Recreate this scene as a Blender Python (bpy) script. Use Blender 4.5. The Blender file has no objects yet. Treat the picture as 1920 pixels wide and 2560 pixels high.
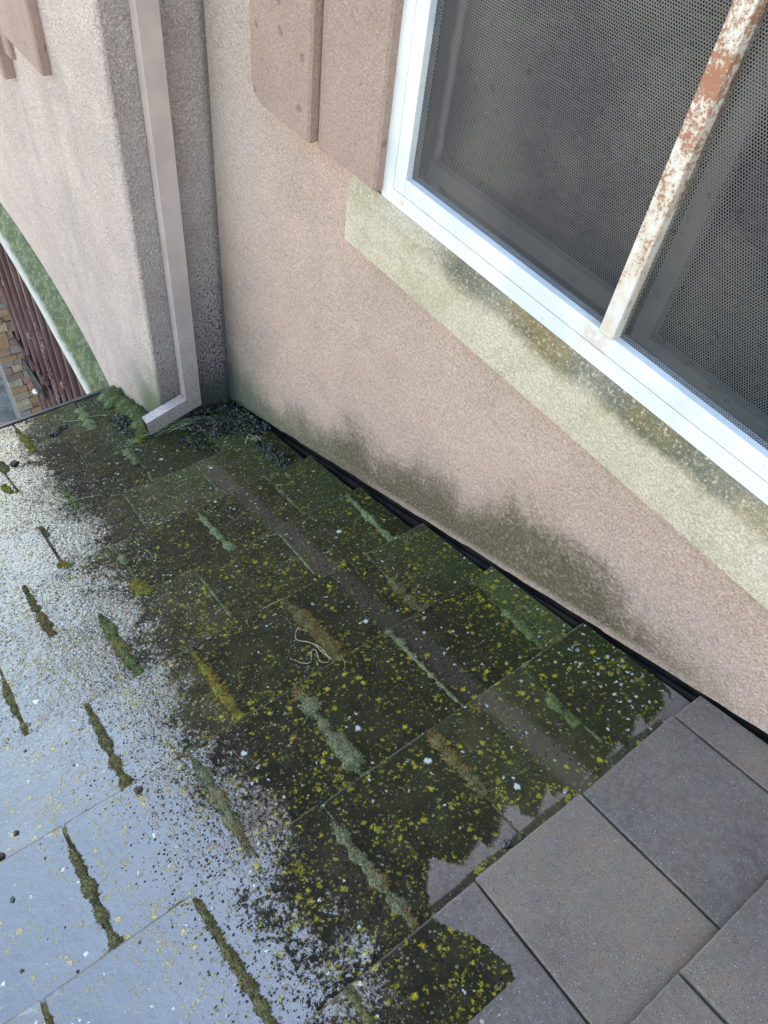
import bpy, bmesh, math, random
import numpy as np
from mathutils import Vector, Matrix, noise
random.seed(7); RNG = np.random.default_rng(7)
R = math.radians
sc = bpy.context.scene
COL = sc.collection

# ------------------------------------------------------------------ camera, sky, sun, exposure
cam = bpy.data.cameras.new('camera'); camo = bpy.data.objects.new('camera', cam); COL.objects.link(camo)
RM = [[0.5895460501344235, 0.8003255391081617, 0.10915349844201117],
      [0.6706366762334139, -0.40967200478806204, -0.6183973617210291],
      [-0.4502020693660783, 0.4377760614105806, -0.7782481717256652]]
r0, r1, r2 = [Vector(v) for v in RM]
m = Matrix((( r0.x, -r1.x, -r2.x), (r0.y, -r1.y, -r2.y), (r0.z, -r1.z, -r2.z))).to_4x4()
m.translation = Vector((3.1575, -1.5354, 2.9550))
camo.matrix_world = m
cam.sensor_fit = 'VERTICAL'; cam.sensor_height = 36; cam.lens = 26.763
cam.clip_start = 0.05; cam.clip_end = 2000
sc.camera = camo
SUN_EL, SUN_AZ = 52, 122            # azimuth counter-clockwise from +X: behind the entry wall, all in open shade
world = bpy.data.worlds.new("World"); sc.world = world; world.use_nodes = True
wn = world.node_tree
sky = wn.nodes.new('ShaderNodeTexSky'); sky.sky_type = 'NISHITA'; sky.sun_disc = False
sky.sun_elevation = R(SUN_EL); sky.sun_rotation = R(90 - SUN_AZ)
sky.air_density = 1.9; sky.dust_density = 1.0; sky.ozone_density = 1.0
sky_tint = wn.nodes.new('ShaderNodeMix'); sky_tint.data_type = 'RGBA'; sky_tint.blend_type = 'MULTIPLY'
sky_tint.inputs[0].default_value = 1; sky_tint.inputs[7].default_value = (1.05, .985, .985, 1)     # white-balance tint, makes the sky light a little warmer
wn.links.new(sky.outputs[0], sky_tint.inputs[6]); wn.links.new(sky_tint.outputs[2], wn.nodes['Background'].inputs[0])
wn.nodes['Background'].inputs[1].default_value = 0.15
sl = bpy.data.lights.new('sun', 'SUN'); sl.energy = 4.0; sl.angle = R(0.5); sl.color = (1, .95, .88)
so = bpy.data.objects.new('sun', sl); COL.objects.link(so)
sd = Vector((math.cos(R(SUN_AZ))*math.cos(R(SUN_EL)), math.sin(R(SUN_AZ))*math.cos(R(SUN_EL)), math.sin(R(SUN_EL))))
so.rotation_euler = sd.to_track_quat('Z', 'Y').to_euler()
sc.view_settings.view_transform = 'Standard'; sc.view_settings.look = 'None'
sc.view_settings.gamma = 1; sc.view_settings.exposure = 2.18

# ------------------------------------------------------------------ geometry of the place
TH = 0.381299; CT, ST = math.cos(TH), math.sin(TH)      # roof pitch
SK = [-0.02, .385, .735, 1.112, 1.455, 1.822, 2.192, 2.552, 2.927, 3.305, 3.684, 4.052, 4.42]   # butt lines, up the slope
TT = .027                                                # tile thickness
def roof(s, y, h=0.0): return (s*CT - h*ST, y, s*ST + h*CT)
def row_of(s):
    k = 0
    for i, q in enumerate(SK):
        if s >= q: k = i
    return k
def H(s):
    k = row_of(s); e = (SK[k+1]-SK[k]) if k+1 < len(SK) else .37
    return -(TT+.003)*(s-SK[k])/e
WA = .0115
def wy(x): return -.249 + WA*(x-.6)                      # face of the window wall
ZT = math.tan(TH)

# ------------------------------------------------------------------ helpers
def mesh(name, verts, faces, mats, parent=None, smooth=False, midx=None):
    me = bpy.data.meshes.new(name); me.from_pydata([tuple(v) for v in verts], [], [tuple(f) for f in faces])
    for mt in (mats if isinstance(mats, (list, tuple)) else [mats]): me.materials.append(mt)
    if midx is not None: me.polygons.foreach_set('material_index', midx)
    if smooth: me.polygons.foreach_set('use_smooth', [True]*len(me.polygons))
    me.update()
    o = bpy.data.objects.new(name, me); COL.objects.link(o)
    if parent: o.parent = parent
    return o
def tag(o, label=None, cat=None, group=None, kind=None):
    if label: o['label'] = label
    if cat: o['category'] = cat
    if group: o['group'] = group
    if kind: o['kind'] = kind
    return o
def empty(name, loc=(0, 0, 0)):
    o = bpy.data.objects.new(name, None); COL.objects.link(o); o.empty_display_size = .05
    return o                                              # children keep world coordinates
class MB:
    def __init__(s): s.v = []; s.f = []
    def box(s, x0, x1, y0, y1, z0, z1):
        n = len(s.v)
        s.v += [(x0,y0,z0),(x1,y0,z0),(x1,y1,z0),(x0,y1,z0),(x0,y0,z1),(x1,y0,z1),(x1,y1,z1),(x0,y1,z1)]
        s.f += [(n,n+3,n+2,n+1),(n+4,n+5,n+6,n+7),(n,n+1,n+5,n+4),(n+1,n+2,n+6,n+5),(n+2,n+3,n+7,n+6),(n+3,n,n+4,n+7)]
    def prism(s, pts, a, b):                              # two corresponding loops
        n = len(s.v); k = len(a); s.v += list(a)+list(b)
        s.f.append(tuple(n+i for i in range(k))[::-1]); s.f.append(tuple(n+k+i for i in range(k)))
        for i in range(k): j = (i+1) % k; s.f.append((n+i, n+j, n+k+j, n+k+i))
    def tube(s, pts, r, seg=5):
        n0 = len(s.v); P = [Vector(p) for p in pts]
        for i, p in enumerate(P):
            t = (P[min(i+1, len(P)-1)]-P[max(i-1, 0)]).normalized()
            a = t.orthogonal().normalized(); b = t.cross(a)
            rr = r[i] if isinstance(r, (list, tuple)) else r
            for j in range(seg):
                q = 2*math.pi*j/seg; s.v.append(tuple(p + a*math.cos(q)*rr + b*math.sin(q)*rr))
        for i in range(len(P)-1):
            for j in range(seg):
                k = (j+1) % seg; s.f.append((n0+i*seg+j, n0+i*seg+k, n0+(i+1)*seg+k, n0+(i+1)*seg+j))
        s.f.append(tuple(n0+j for j in range(seg))); s.f.append(tuple(n0+(len(P)-1)*seg+j for j in range(seg))[::-1])
    def build(s, name, mat, parent=None, smooth=False, bevel=0, seg=2, tf=None):
        v = [tf(*p) for p in s.v] if tf else s.v
        o = mesh(name, v, s.f, mat, parent, smooth)
        bm = bmesh.new(); bm.from_mesh(o.data); bmesh.ops.recalc_face_normals(bm, faces=bm.faces)
        if bevel: bmesh.ops.bevel(bm, geom=list(bm.edges), offset=bevel, segments=seg, affect='EDGES', profile=.6)
        bm.to_mesh(o.data); bm.free()
        if bevel: o.data.polygons.foreach_set('use_smooth', [True]*len(o.data.polygons)); \
            o.modifiers.new('wn', 'WEIGHTED_NORMAL').keep_sharp = True
        return o

# ------------------------------------------------------------------ node helper
class NT:
    def __init__(s, name):
        s.m = bpy.data.materials.new(name); s.m.use_nodes = True; s.t = s.m.node_tree
        s.b = s.t.nodes['Principled BSDF']; s.out = s.t.nodes['Material Output']
        s.pos = s.t.nodes.new('ShaderNodeNewGeometry').outputs['Position']
    def n(s, ty, **k):
        q = s.t.nodes.new(ty)
        for a, b in k.items(): setattr(q, a, b)
        return q
    def put(s, sock, v):
        if isinstance(v, bpy.types.NodeSocket): s.t.links.new(v, sock)
        elif v is not None: sock.default_value = v
    def math(s, op, a, b=None, c=None, clamp=False):
        q = s.n('ShaderNodeMath', operation=op, use_clamp=clamp); s.put(q.inputs[0], a); s.put(q.inputs[1], b); s.put(q.inputs[2], c); return q.outputs[0]
    def vm(s, op, a, b=None, out=0, scale=None):
        q = s.n('ShaderNodeVectorMath', operation=op); s.put(q.inputs[0], a); s.put(q.inputs[1], b)
        if scale is not None: s.put(q.inputs[3], scale)
        return q.outputs[out]
    def noise(s, vec, scale, detail=3, rough=.55, dist=0, out=0):
        q = s.n('ShaderNodeTexNoise'); s.put(q.inputs['Vector'], vec); q.inputs['Scale'].default_value = scale
        q.inputs['Detail'].default_value = detail; q.inputs['Roughness'].default_value = rough; q.inputs['Distortion'].default_value = dist
        return q.outputs[out]
    def vor(s, vec, scale, feature='F1', rnd=1.0):
        q = s.n('ShaderNodeTexVoronoi', feature=feature); s.put(q.inputs['Vector'], vec); q.inputs['Scale'].default_value = scale
        q.inputs['Randomness'].default_value = rnd; return q
    def mix(s, f, a, b):
        q = s.n('ShaderNodeMix', data_type='RGBA'); s.put(q.inputs[0], f)
        s.put(q.inputs[6], a if not isinstance(a, tuple) else (*a, 1)[:4]); s.put(q.inputs[7], b if not isinstance(b, tuple) else (*b, 1)[:4]); return q.outputs[2]
    def fmix(s, f, a, b):
        q = s.n('ShaderNodeMix', data_type='FLOAT'); s.put(q.inputs[0], f); s.put(q.inputs[2], a); s.put(q.inputs[3], b); return q.outputs[0]
    def ramp(s, v, lo, hi, a=0.0, b=1.0):                 # smooth step
        q = s.n('ShaderNodeMapRange', interpolation_type='SMOOTHSTEP'); s.put(q.inputs[0], v)
        s.put(q.inputs[1], lo); s.put(q.inputs[2], hi); s.put(q.inputs[3], a); s.put(q.inputs[4], b); return q.outputs[0]
    def curve(s, v, pts, lo, hi):                         # piecewise curve of v on lo..hi, values 0..1
        q = s.n('ShaderNodeFloatCurve'); x = s.math('DIVIDE', s.math('SUBTRACT', v, lo), hi-lo, clamp=True); s.put(q.inputs[1], x)
        c = q.mapping.curves[0]; pts = [((p-lo)/(hi-lo), w) for p, w in pts]
        c.points[0].location = pts[0]; c.points[1].location = pts[-1]
        for p in pts[1:-1]: c.points.new(*p)
        for p in c.points: p.handle_type = 'VECTOR'
        q.mapping.update(); return q.outputs[0]
    def bump(s, h, dist, strength=1.0, normal=None):
        q = s.n('ShaderNodeBump'); s.put(q.inputs['Height'], h); q.inputs['Distance'].default_value = dist; q.inputs['Strength'].default_value = strength
        if normal: s.put(q.inputs['Normal'], normal)
        return q.outputs[0]
    def sep(s, v):
        q = s.n('ShaderNodeSeparateXYZ'); s.put(q.inputs[0], v); return q.outputs
    def comb(s, x, y, z):
        q = s.n('ShaderNodeCombineXYZ'); s.put(q.inputs[0], x); s.put(q.inputs[1], y); s.put(q.inputs[2], z); return q.outputs[0]
    def done(s, col=None, rough=None, normal=None, spec=None, metal=None, ior=None):
        if col is not None: s.put(s.b.inputs['Base Color'], (*col, 1) if isinstance(col, tuple) else col)
        if rough is not None: s.put(s.b.inputs['Roughness'], rough)
        if normal is not None: s.put(s.b.inputs['Normal'], normal)
        if spec is not None: s.put(s.b.inputs['Specular IOR Level'], spec)
        if metal is not None: s.put(s.b.inputs['Metallic'], metal)
        return s.m

# ------------------------------------------------------------------ materials
def mat_stucco(name, base, base2, grain=75, bd=.0022, stain=None, spots=False, cell=.5):
    t = NT(name); X, Y, Z = t.sep(t.pos)
    big = t.noise(t.pos, 2.2, 3); mid = t.noise(t.pos, 9, 4)
    col = t.mix(t.ramp(t.math('ADD', t.math('MULTIPLY', big, .6), t.math('MULTIPLY', mid, .4)), .38, .62), base, base2)
    g1 = t.noise(t.pos, grain, 4, .62, .6)
    v = t.vor(t.vm('ADD', t.pos, t.vm('SCALE', t.noise(t.pos, grain*.7, 2, out=1), scale=.012)), grain*.9, 'F1')
    hgt = t.math('ADD', t.math('MULTIPLY', g1, 1-cell), t.math('MULTIPLY', t.math('SUBTRACT', 1, v.outputs['Distance']), cell))
    # shade in the pits, painted into the colour
    rg_ = t.math('ABSOLUTE', t.math('SUBTRACT', t.noise(t.pos, grain*1.1, 3, .6, .8), .5))
    pit = t.math('MAXIMUM', t.ramp(g1, .33, .43, 1, 0), t.math('MULTIPLY', t.ramp(rg_, .0, .028, 1, 0), .8))
    hgt = t.math('SUBTRACT', hgt, t.math('MULTIPLY', pit, .35))
    col = t.mix(t.math('MULTIPLY', pit, .20), col, (base[0]*.38, base[1]*.38, base[2]*.40))
    if spots:
        vs = t.vor(t.vm('ADD', t.pos, t.vm('SCALE', t.noise(t.pos, 60, 3, out=1), scale=.012)), 17)
        sel = t.math('GREATER_THAN', t.sep(vs.outputs['Color'])[0], .45)
        rr = t.math('MULTIPLY', t.sep(vs.outputs['Color'])[1], .24)
        sp = t.math('MULTIPLY', sel, t.ramp(t.math('SUBTRACT', vs.outputs['Distance'], rr), -.03, .03, 1, 0))
        col = t.mix(t.math('MULTIPLY', sp, .55), col, (.17, .115, .09))
    if stain: col = stain(t, X, Y, Z, col, g1)
    t.done(col, .78, t.bump(hgt, bd, 1.0), .35)
    return t.m

def stain_window_wall(t, X, Y, Z, col, g):
    h = t.math('SUBTRACT', Z, t.math('MULTIPLY', X, ZT))               # height above the tiles
    wob = t.noise(t.pos, 7, 5, .65)
    top = t.curve(X, [(.6, .32), (.8, .24), (1.05, .18), (1.3, .22), (1.6, .33), (1.72, .22), (1.85, .27), (2.0, .31), (2.1, .31), (2.2, .26), (2.36, .37), (2.5, .34), (2.68, .29), (2.8, .20), (2.95, .10), (3.15, .04), (3.4, .02), (3.6, .02)], .6, 3.6)
    d = t.math('SUBTRACT', top, h)
    a = t.ramp(t.math('ADD', d, t.math('MULTIPLY', t.math('SUBTRACT', wob, .5), .36)), -.12, .18)
    fine = t.noise(t.pos, 95, 3, .7)
    a = t.math('MULTIPLY', a, t.ramp(t.math('ADD', fine, t.math('MULTIPLY', a, .25)), .38, .80))
    edge = t.math('MAXIMUM', t.ramp(h, .015, .05, .35, 1), t.ramp(X, 1.5, 2.3, 1, 0))
    near = t.ramp(X, 1.15, 1.7, 0, 1)
    c2 = t.mix(near, (.10, .115, .055), (.075, .068, .028))
    col = t.mix(t.math('MULTIPLY', t.math('MULTIPLY', a, edge), .88), col, c2)
    # grey green bloom towards the inner corner
    b = t.math('MULTIPLY', t.ramp(t.math('ADD', X, t.math('MULTIPLY', wob, .25)), .70, 1.30, 1, 0), t.ramp(t.math('ADD', h, t.math('MULTIPLY', wob, .5)), .25, 1.3, 1, 0))
    col = t.mix(t.math('MULTIPLY', b, .55), col, (.16, .185, .15))
    b2 = t.math('MULTIPLY', t.ramp(t.math('ADD', X, t.math('MULTIPLY', wob, .10)), .62, .80, 1, 0), t.ramp(h, .0, 1.1, 1, 0))
    up = t.math('MULTIPLY', t.ramp(t.math('ADD', X, t.math('MULTIPLY', wob, .3)), .85, 1.35, 1, 0), t.ramp(Z, .9, 1.7))
    col = t.mix(t.math('MULTIPLY', up, .6), col, (.60, .52, .47))
    return t.mix(t.math('MULTIPLY', b2, .7), col, (.05, .06, .045))
def stain_return(t, X, Y, Z, col, g):
    h = t.math('SUBTRACT', Z, .24)
    v = t.noise(t.pos, 85, 4, .75)
    lim = t.ramp(t.math('SUBTRACT', h, t.math('MULTIPLY', t.ramp(Y, -.5, -.25), .55)), -.35, 1.3, .50, .27)
    sp = t.ramp(v, t.math('SUBTRACT', lim, .03), t.math('ADD', lim, .04), 1, 0)
    col = t.mix(t.math('MULTIPLY', sp, .85), col, (.035, .034, .034))
    col = t.mix(t.ramp(h, .05, .30, .75, 0), col, (.05, .07, .04))
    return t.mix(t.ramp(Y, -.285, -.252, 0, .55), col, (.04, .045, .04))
def stain_entry(t, X, Y, Z, col, g):
    h = t.math('SUBTRACT', Z, t.math('MULTIPLY', X, ZT)); w = t.noise(t.pos, 5, 4, .6)
    a = t.math('MULTIPLY', t.ramp(t.math('ADD', X, t.math('MULTIPLY', w, .3)), .28, .62), t.ramp(t.math('ADD', h, t.math('MULTIPLY', w, .35)), .22, .66, 1, 0))
    col = t.mix(t.math('MULTIPLY', a, .9), col, (.09, .13, .06))
    st = t.noise(t.vm('MULTIPLY', t.pos, (14, 14, 1.5)), 1, 3, .6)
    return t.mix(t.math('MULTIPLY', t.ramp(st, .5, .75), .3), col, (.30, .30, .31))
def stain_sill(t, X, Y, Z, col, g):
    w = t.noise(t.pos, 6, 5, .65); f = t.noise(t.pos, 110, 3, .7)
    zt = t.math('ADD', Z, t.math('MULTIPLY', w, .09))
    band = t.curve(X, [(1.4, .1), (1.6, .25), (1.8, .15), (1.95, .9), (2.1, .7), (2.25, 1), (2.45, .7), (2.6, 1), (2.8, .8), (3.0, .5), (3.4, .4)], 1.4, 3.4)
    a = t.math('MULTIPLY', t.math('MULTIPLY', band, t.ramp(zt, 1.805, 1.860)), t.ramp(f, .26, .50))
    col = t.mix(t.math('MULTIPLY', a, .95), col, t.mix(t.ramp(t.noise(t.pos, 5, 2), .45, .6), (.05, .06, .04), (.17, .11, .035)))
    gr = t.math('MULTIPLY', t.ramp(w, .45, .68), t.ramp(f, .35, .6))
    return t.mix(t.math('MULTIPLY', gr, .45), col, (.27, .25, .12))
M = {}
PK1, PK2 = (.60, .43, .345), (.52, .38, .31)
M['wall'] = mat_stucco('pink_stucco', PK1, PK2, 115, .0042, stain_window_wall)
M['return'] = mat_stucco('shadow_stucco', (.48, .40, .36), (.40, .33, .30), 100, .0060, stain_return)  # darker copy of the wall stucco, shade put into the colour
M['entry'] = mat_stucco('pale_stucco', (.66, .53, .46), (.57, .455, .40), 110, .0065, stain_entry)
M['panel'] = mat_stucco('fine_stucco', (.43, .30, .240), (.385, .27, .215), 150, .0028, spots=True)
M['sill'] = mat_stucco('cream_stucco', (.66, .575, .44), (.58, .50, .36), 120, .0032, stain_sill)

def mat_tile():
    t = NT('concrete_tile'); X, Y, Z = t.sep(t.pos)
    S = t.math('ADD', t.math('MULTIPLY', X, CT), t.math('MULTIPLY', Z, ST))
    P = t.comb(S, Y, t.math('MULTIPLY', t.math('SUBTRACT', t.math('MULTIPLY', Z, CT), t.math('MULTIPLY', X, ST)), 1))
    rnd = t.n('ShaderNodeObjectInfo').outputs['Random']
    big = t.noise(P, 3.0, 4, .6); mid = t.noise(P, 13, 4, .6); fine = t.noise(P, 130, 3, .6); vf = t.noise(P, 420, 2, .6)
    # ---- clean (washed) concrete
    clean = t.mix(t.ramp(t.math('ADD', t.math('MULTIPLY', rnd, .28), t.math('MULTIPLY', big, .72)), .34, .66), (.104, .085, .074), (.198, .148, .106))
    clean = t.mix(t.ramp(mid, .35, .7), clean, t.mix(.5, clean, (.13, .125, .12)))
    Pc = t.vm('ADD', P, t.vm('SCALE', t.vm('SUBTRACT', t.noise(P, 400, 2, .6, out=1), (.5, .5, .5)), scale=.003))
    gran = t.vor(Pc, 330); gcc = t.sep(gran.outputs['Color']); gsel = t.math('GREATER_THAN', gcc[0], .68)
    gmask = t.math('MULTIPLY', gsel, t.math('LESS_THAN', gran.outputs['Distance'], t.math('ADD', .10, t.math('MULTIPLY', gcc[1], .30))))
    clean = t.mix(t.ramp(t.noise(P, 60, 4, .7), .35, .65, .0, .35), clean, (.22, .19, .165))
    clean = t.mix(t.math('MULTIPLY', gmask, t.math('MULTIPLY', gcc[2], .8)), clean, (.45, .44, .42))
    clean = t.mix(t.ramp(vf, .34, .46, .7, 0), clean, (.035, .033, .032))
    # ---- uncleaned algae film
    nearw = t.ramp(t.math('ADD', Y, t.math('MULTIPLY', t.math('SUBTRACT', big, .5), .5)), -.62, -.34)
    corner = t.math('MULTIPLY', t.ramp(S, 1.0, 1.7, 1, 0), t.ramp(t.math('ADD', Y, t.math('MULTIPLY', big, .3)), -.95, -.6))
    gm = t.math('MAXIMUM', t.math('MULTIPLY', nearw, .92), t.math('MULTIPLY', corner, .8)); gm = t.math('MAXIMUM', gm, t.math('MULTIPLY', t.ramp(Y, -1.3, -.9), .35))
    gm = t.math('ADD', gm, t.math('MULTIPLY', t.ramp(mid, .5, .75), .25), clamp=True)
    dirty = t.mix(t.ramp(mid, .35, .65), (.015, .0125, .0065), (.037, .030, .0155))
    dirty = t.mix(gm, dirty, (.030, .037, .0125))
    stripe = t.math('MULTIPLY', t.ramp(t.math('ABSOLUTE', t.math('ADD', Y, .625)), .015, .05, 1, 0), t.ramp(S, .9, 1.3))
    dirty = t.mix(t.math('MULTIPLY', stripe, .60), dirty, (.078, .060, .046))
    # granule flecks, much denser low on the slope
    Pj = t.vm('ADD', P, t.vm('SCALE', t.vm('SUBTRACT', t.noise(P, 300, 2, .6, out=1), (.5, .5, .5)), scale=.006))
    fl = t.vor(Pj, 230); fc = t.sep(fl.outputs['Color'])
    patch = t.ramp(t.noise(P, 8, 3, .65), .35, .65)
    fd = t.fmix(t.ramp(S, 1.5, 2.9, 1, 0), t.fmix(patch, .03, .13), t.fmix(patch, .12, .40))
    fm = t.math('MULTIPLY', t.math('GREATER_THAN', fc[1], t.math('SUBTRACT', 1, fd)), t.math('LESS_THAN', fl.outputs['Distance'], t.math('ADD', .18, t.math('MULTIPLY', fc[0], .25))))
    dirty = t.mix(t.math('MULTIPLY', fm, t.math('ADD', .25, t.math('MULTIPLY', fc[2], .6))), dirty, (.25, .25, .19))
    # matt granules of moss that stand out of the water film
    gq = t.vor(Pj, 135); gc = t.sep(gq.outputs['Color'])
    gden = t.fmix(t.ramp(t.math('ADD', S, t.math('MULTIPLY', t.math('ADD', Y, 1.5), -1.0)), 1.4, 2.7, 1, 0), .0, t.fmix(patch, .25, .70))
    band_ = t.math('MULTIPLY', t.ramp(t.math('ADD', Y, t.math('MULTIPLY', big, .25)), -1.50, -1.22), t.ramp(Y, -.95, -1.1)); gden = t.math('MAXIMUM', gden, t.math('MULTIPLY', band_, t.fmix(patch, .55, .92)))
    gm_ = t.math('MULTIPLY', t.math('LESS_THAN', gc[0], gden), t.ramp(t.math('SUBTRACT', gq.outputs['Distance'], t.math('ADD', .10, t.math('MULTIPLY', gc[1], .36))), .0, .07, 1, 0))
    dirty = t.mix(t.math('MULTIPLY', gm_, .9), dirty, t.mix(t.math('GREATER_THAN', gc[2], t.ramp(S, .8, 2.8, .62, .80)), (.016, .014, .010), (.20, .19, .12)))
    # lichens
    Pd = t.vm('ADD', P, t.vm('SCALE', t.vm('SUBTRACT', t.noise(P, 110, 4, .75, out=1), (.5, .5, .5)), scale=.026))
    dens = t.noise(P, 4.5, 3, .6)
    ymask = t.math('MULTIPLY', t.ramp(t.math('ADD', Y, t.math('MULTIPLY', dens, .3)), -1.85, -1.15, -.25, 1), t.ramp(S, .9, 2.0, -.35, 1))
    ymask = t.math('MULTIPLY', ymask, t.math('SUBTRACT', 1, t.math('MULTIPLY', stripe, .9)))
    dirty = t.vm('SCALE', dirty, scale=t.ramp(rnd, 0, 1, .62, 1.55))
    gx = t.sep(t.n('ShaderNodeTexCoord').outputs['Generated'])
    ew = t.math('MAXIMUM', t.ramp(gx[0], .004, .016, 1, 0), t.math('MAXIMUM', t.ramp(gx[1], .006, .018, 1, 0), t.ramp(gx[1], .982, .994)))
    ew = t.math('MULTIPLY', ew, t.ramp(t.noise(P, 22, 4, .7), .28, .55))
    dk = t.math('MULTIPLY', t.ramp(gx[0], .775, .830), t.ramp(t.noise(P, 16, 3), .2, .5))  # contact shade and dirt below the next course, painted dark
    def lichen(scale, thr, rmax, chan):
        v = t.vor(Pd, scale); c = t.sep(v.outputs['Color'])
        pr = t.math('MULTIPLY', t.math('MULTIPLY', ymask, t.ramp(dens, .38, .60, .0, 1.15)), 1)
        sel = t.math('GREATER_THAN', t.math('ADD', c[chan], t.math('MULTIPLY', pr, .55)), thr)
        r = t.math('MULTIPLY', t.math('ADD', .35, t.math('MULTIPLY', c[(chan+1) % 3], .65)), rmax)
        return t.math('MULTIPLY', sel, t.ramp(t.math('SUBTRACT', v.outputs['Distance'], r), -.16, .06, 1, 0)), c
    l1, c1 = lichen(44, .84, .40, 0); l2, c2 = lichen(84, .70, .42, 1)
    lob = t.ramp(t.noise(P, 230, 3, .7), .32, .52, .15, 1)
    blot = t.math('MULTIPLY', t.ramp(t.math('ADD', t.noise(P, 20, 4, .68), t.math('MULTIPLY', t.math('SUBTRACT', dens, .5), .35)), .625, .665), t.math('GREATER_THAN', ymask, .35))
    lm = t.math('MULTIPLY', t.math('MAXIMUM', t.math('MAXIMUM', l1, t.math('MULTIPLY', t.math('MULTIPLY', blot, .8), t.ramp(t.noise(P, 160, 3, .7), .46, .56))), t.math('MULTIPLY', l2, .75)), lob)
    lcol = t.mix(c1[2], (.17, .155, .016), (.42, .35, .03))
    dirty = t.mix(t.math('MULTIPLY', lm, .88), dirty, lcol)
    vw = t.vor(Pd, 15); cw = t.sep(vw.outputs['Color'])
    wm = t.math('MULTIPLY', t.math('GREATER_THAN', cw[0], t.ramp(S, 1.6, 2.6, .96, .78)), t.ramp(t.math('SUBTRACT', vw.outputs['Distance'], t.math('MULTIPLY', cw[1], .16)), -.03, .03, 1, 0))
    vw2 = t.vor(Pd, 60); cw2 = t.sep(vw2.outputs['Color'])
    wz = t.math('MULTIPLY', t.ramp(Y, -.46, -.36), t.ramp(S, 2.7, 3.0))         # pale crust on the tile by the wall
    wm2 = t.math('MULTIPLY', t.math('GREATER_THAN', t.math('ADD', cw2[0], t.math('MULTIPLY', wz, .60)), .95), t.ramp(vw2.outputs['Distance'], .2, .3, 1, 0))
    wm = t.math('MAXIMUM', wm, wm2)
    dirty = t.mix(t.math('MULTIPLY', wm, .9), dirty, (.46, .50, .46))
    # ---- washed area boundary, measured along the slope as a function of the distance from the wall
    wob = t.math('MULTIPLY', t.math('SUBTRACT', t.noise(P, 9, 3, .5), .5), .025)
    saw = t.math('MULTIPLY', t.math('SUBTRACT', t.math('FRACT', t.math('ADD', t.math('MULTIPLY', Y, -9.5), t.math('MULTIPLY', mid, .8))), .5), .030)
    sb = t.curve(Y, [(-2.0, 1), (-1.26, 1), (-1.245, .66), (-1.14, .655), (-1.06, .64), (-1.05, .60), (-1.10, .40), (-1.06, .33), (-1.0, .32), (-.999, .285), (-.97, .335), (-.88, .325), (-.79, .31), (-.77, .345), (-.69, .345), (-.68, .32), (-.65, .365), (-.4, .345), (-.3, .35), (-.24, .27), (-.2, .25)][:1] +
                 [(-1.21, .65), (-1.13, .64), (-1.105, .30), (-1.07, .22), (-1.01, .17), (-.98, .245), (-.87, .24), (-.80, .20), (-.775, .28), (-.69, .24), (-.66, .30), (-.56, .30), (-.45, .28), (-.38, .25), (-.30, .28), (-.25, .22), (-.21, .05)], -2.0, -.2)
    sbv = t.math('ADD', 3.10, t.math('MULTIPLY', sb, .6))
    sbv = t.math('ADD', t.math('ADD', sbv, wob), saw)
    sbv = t.fmix(t.ramp(Y, -1.24, -1.21), 9.0, sbv)
    cm = t.ramp(t.math('ADD', t.math('SUBTRACT', S, sbv), t.math('MULTIPLY', t.math('SUBTRACT', t.noise(P, 150, 4, .8), .5), .035)), -.007, .009)
    yb2 = t.curve(S, [(3.28, .0), (3.30, .10), (3.39, .42), (3.47, .52), (3.50, .46), (3.52, .0)], 3.28, 3.52)     # lichen patch reaching past the course line
    p2 = t.math('MULTIPLY', t.math('LESS_THAN', t.math('ADD', Y, t.math('MULTIPLY', t.math('SUBTRACT', t.noise(P, 120, 4, .8), .5), .03)), t.math('ADD', -1.14, t.math('MULTIPLY', yb2, .17))), t.math('MULTIPLY', t.math('GREATER_THAN', S, 3.3035), t.math('LESS_THAN', S, 3.495)))
    cm = t.math('MULTIPLY', cm, t.math('SUBTRACT', 1, p2))
    # a dirty strip remains right above the butt line of that course
    strip = t.math('MULTIPLY', t.ramp(t.math('SUBTRACT', S, t.math('ADD', 3.270, wob)), 0, .006), t.math('LESS_THAN', S, 3.3035))
    strip = t.math('MULTIPLY', strip, t.ramp(Y, -.31, -.36))
    cm = t.math('MULTIPLY', cm, t.math('SUBTRACT', 1, t.math('MULTIPLY', strip, .85)))
    dirty = t.mix(t.math('MULTIPLY', ew, .55), dirty, (.15, .145, .11)); clean = t.mix(t.math('MULTIPLY', ew, .35), clean, (.27, .25, .23))
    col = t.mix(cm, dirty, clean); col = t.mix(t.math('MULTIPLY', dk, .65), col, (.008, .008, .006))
    # ---- gloss: a water film on the uncleaned tiles
    film = t.ramp(t.math('ADD', t.math('ADD', t.math('MULTIPLY', Y, -1), t.math('MULTIPLY', t.math('SUBTRACT', S, 2.2), -.06)), t.math('MULTIPLY', big, .40)), 1.22, 1.74)
    film = t.ramp(t.math('ADD', film, t.math('ADD', t.math('MULTIPLY', t.math('SUBTRACT', t.noise(P, 75, 4, .75), .5), 1.5), t.math('MULTIPLY', t.math('SUBTRACT', mid, .5), .8))), .40, .60)
    rw = t.fmix(film, .60, .12)
    rw = t.math('ADD', rw, t.math('MULTIPLY', lm, .25))
    rough = t.fmix(cm, t.fmix(gm_, rw, .85), .72)
    upper = t.ramp(S, 1.7, 2.7, 1, 0)
    lump = t.vor(P, 95, 'F1'); lump2 = t.vor(P, 48, 'F1')
    hl = t.math('MULTIPLY', t.ramp(lump.outputs['Distance'], .12, .30, 1, 0), t.math('MULTIPLY', t.math('GREATER_THAN', t.sep(lump.outputs['Color'])[1], .45), t.fmix(upper, .25, 1.0)))
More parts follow.
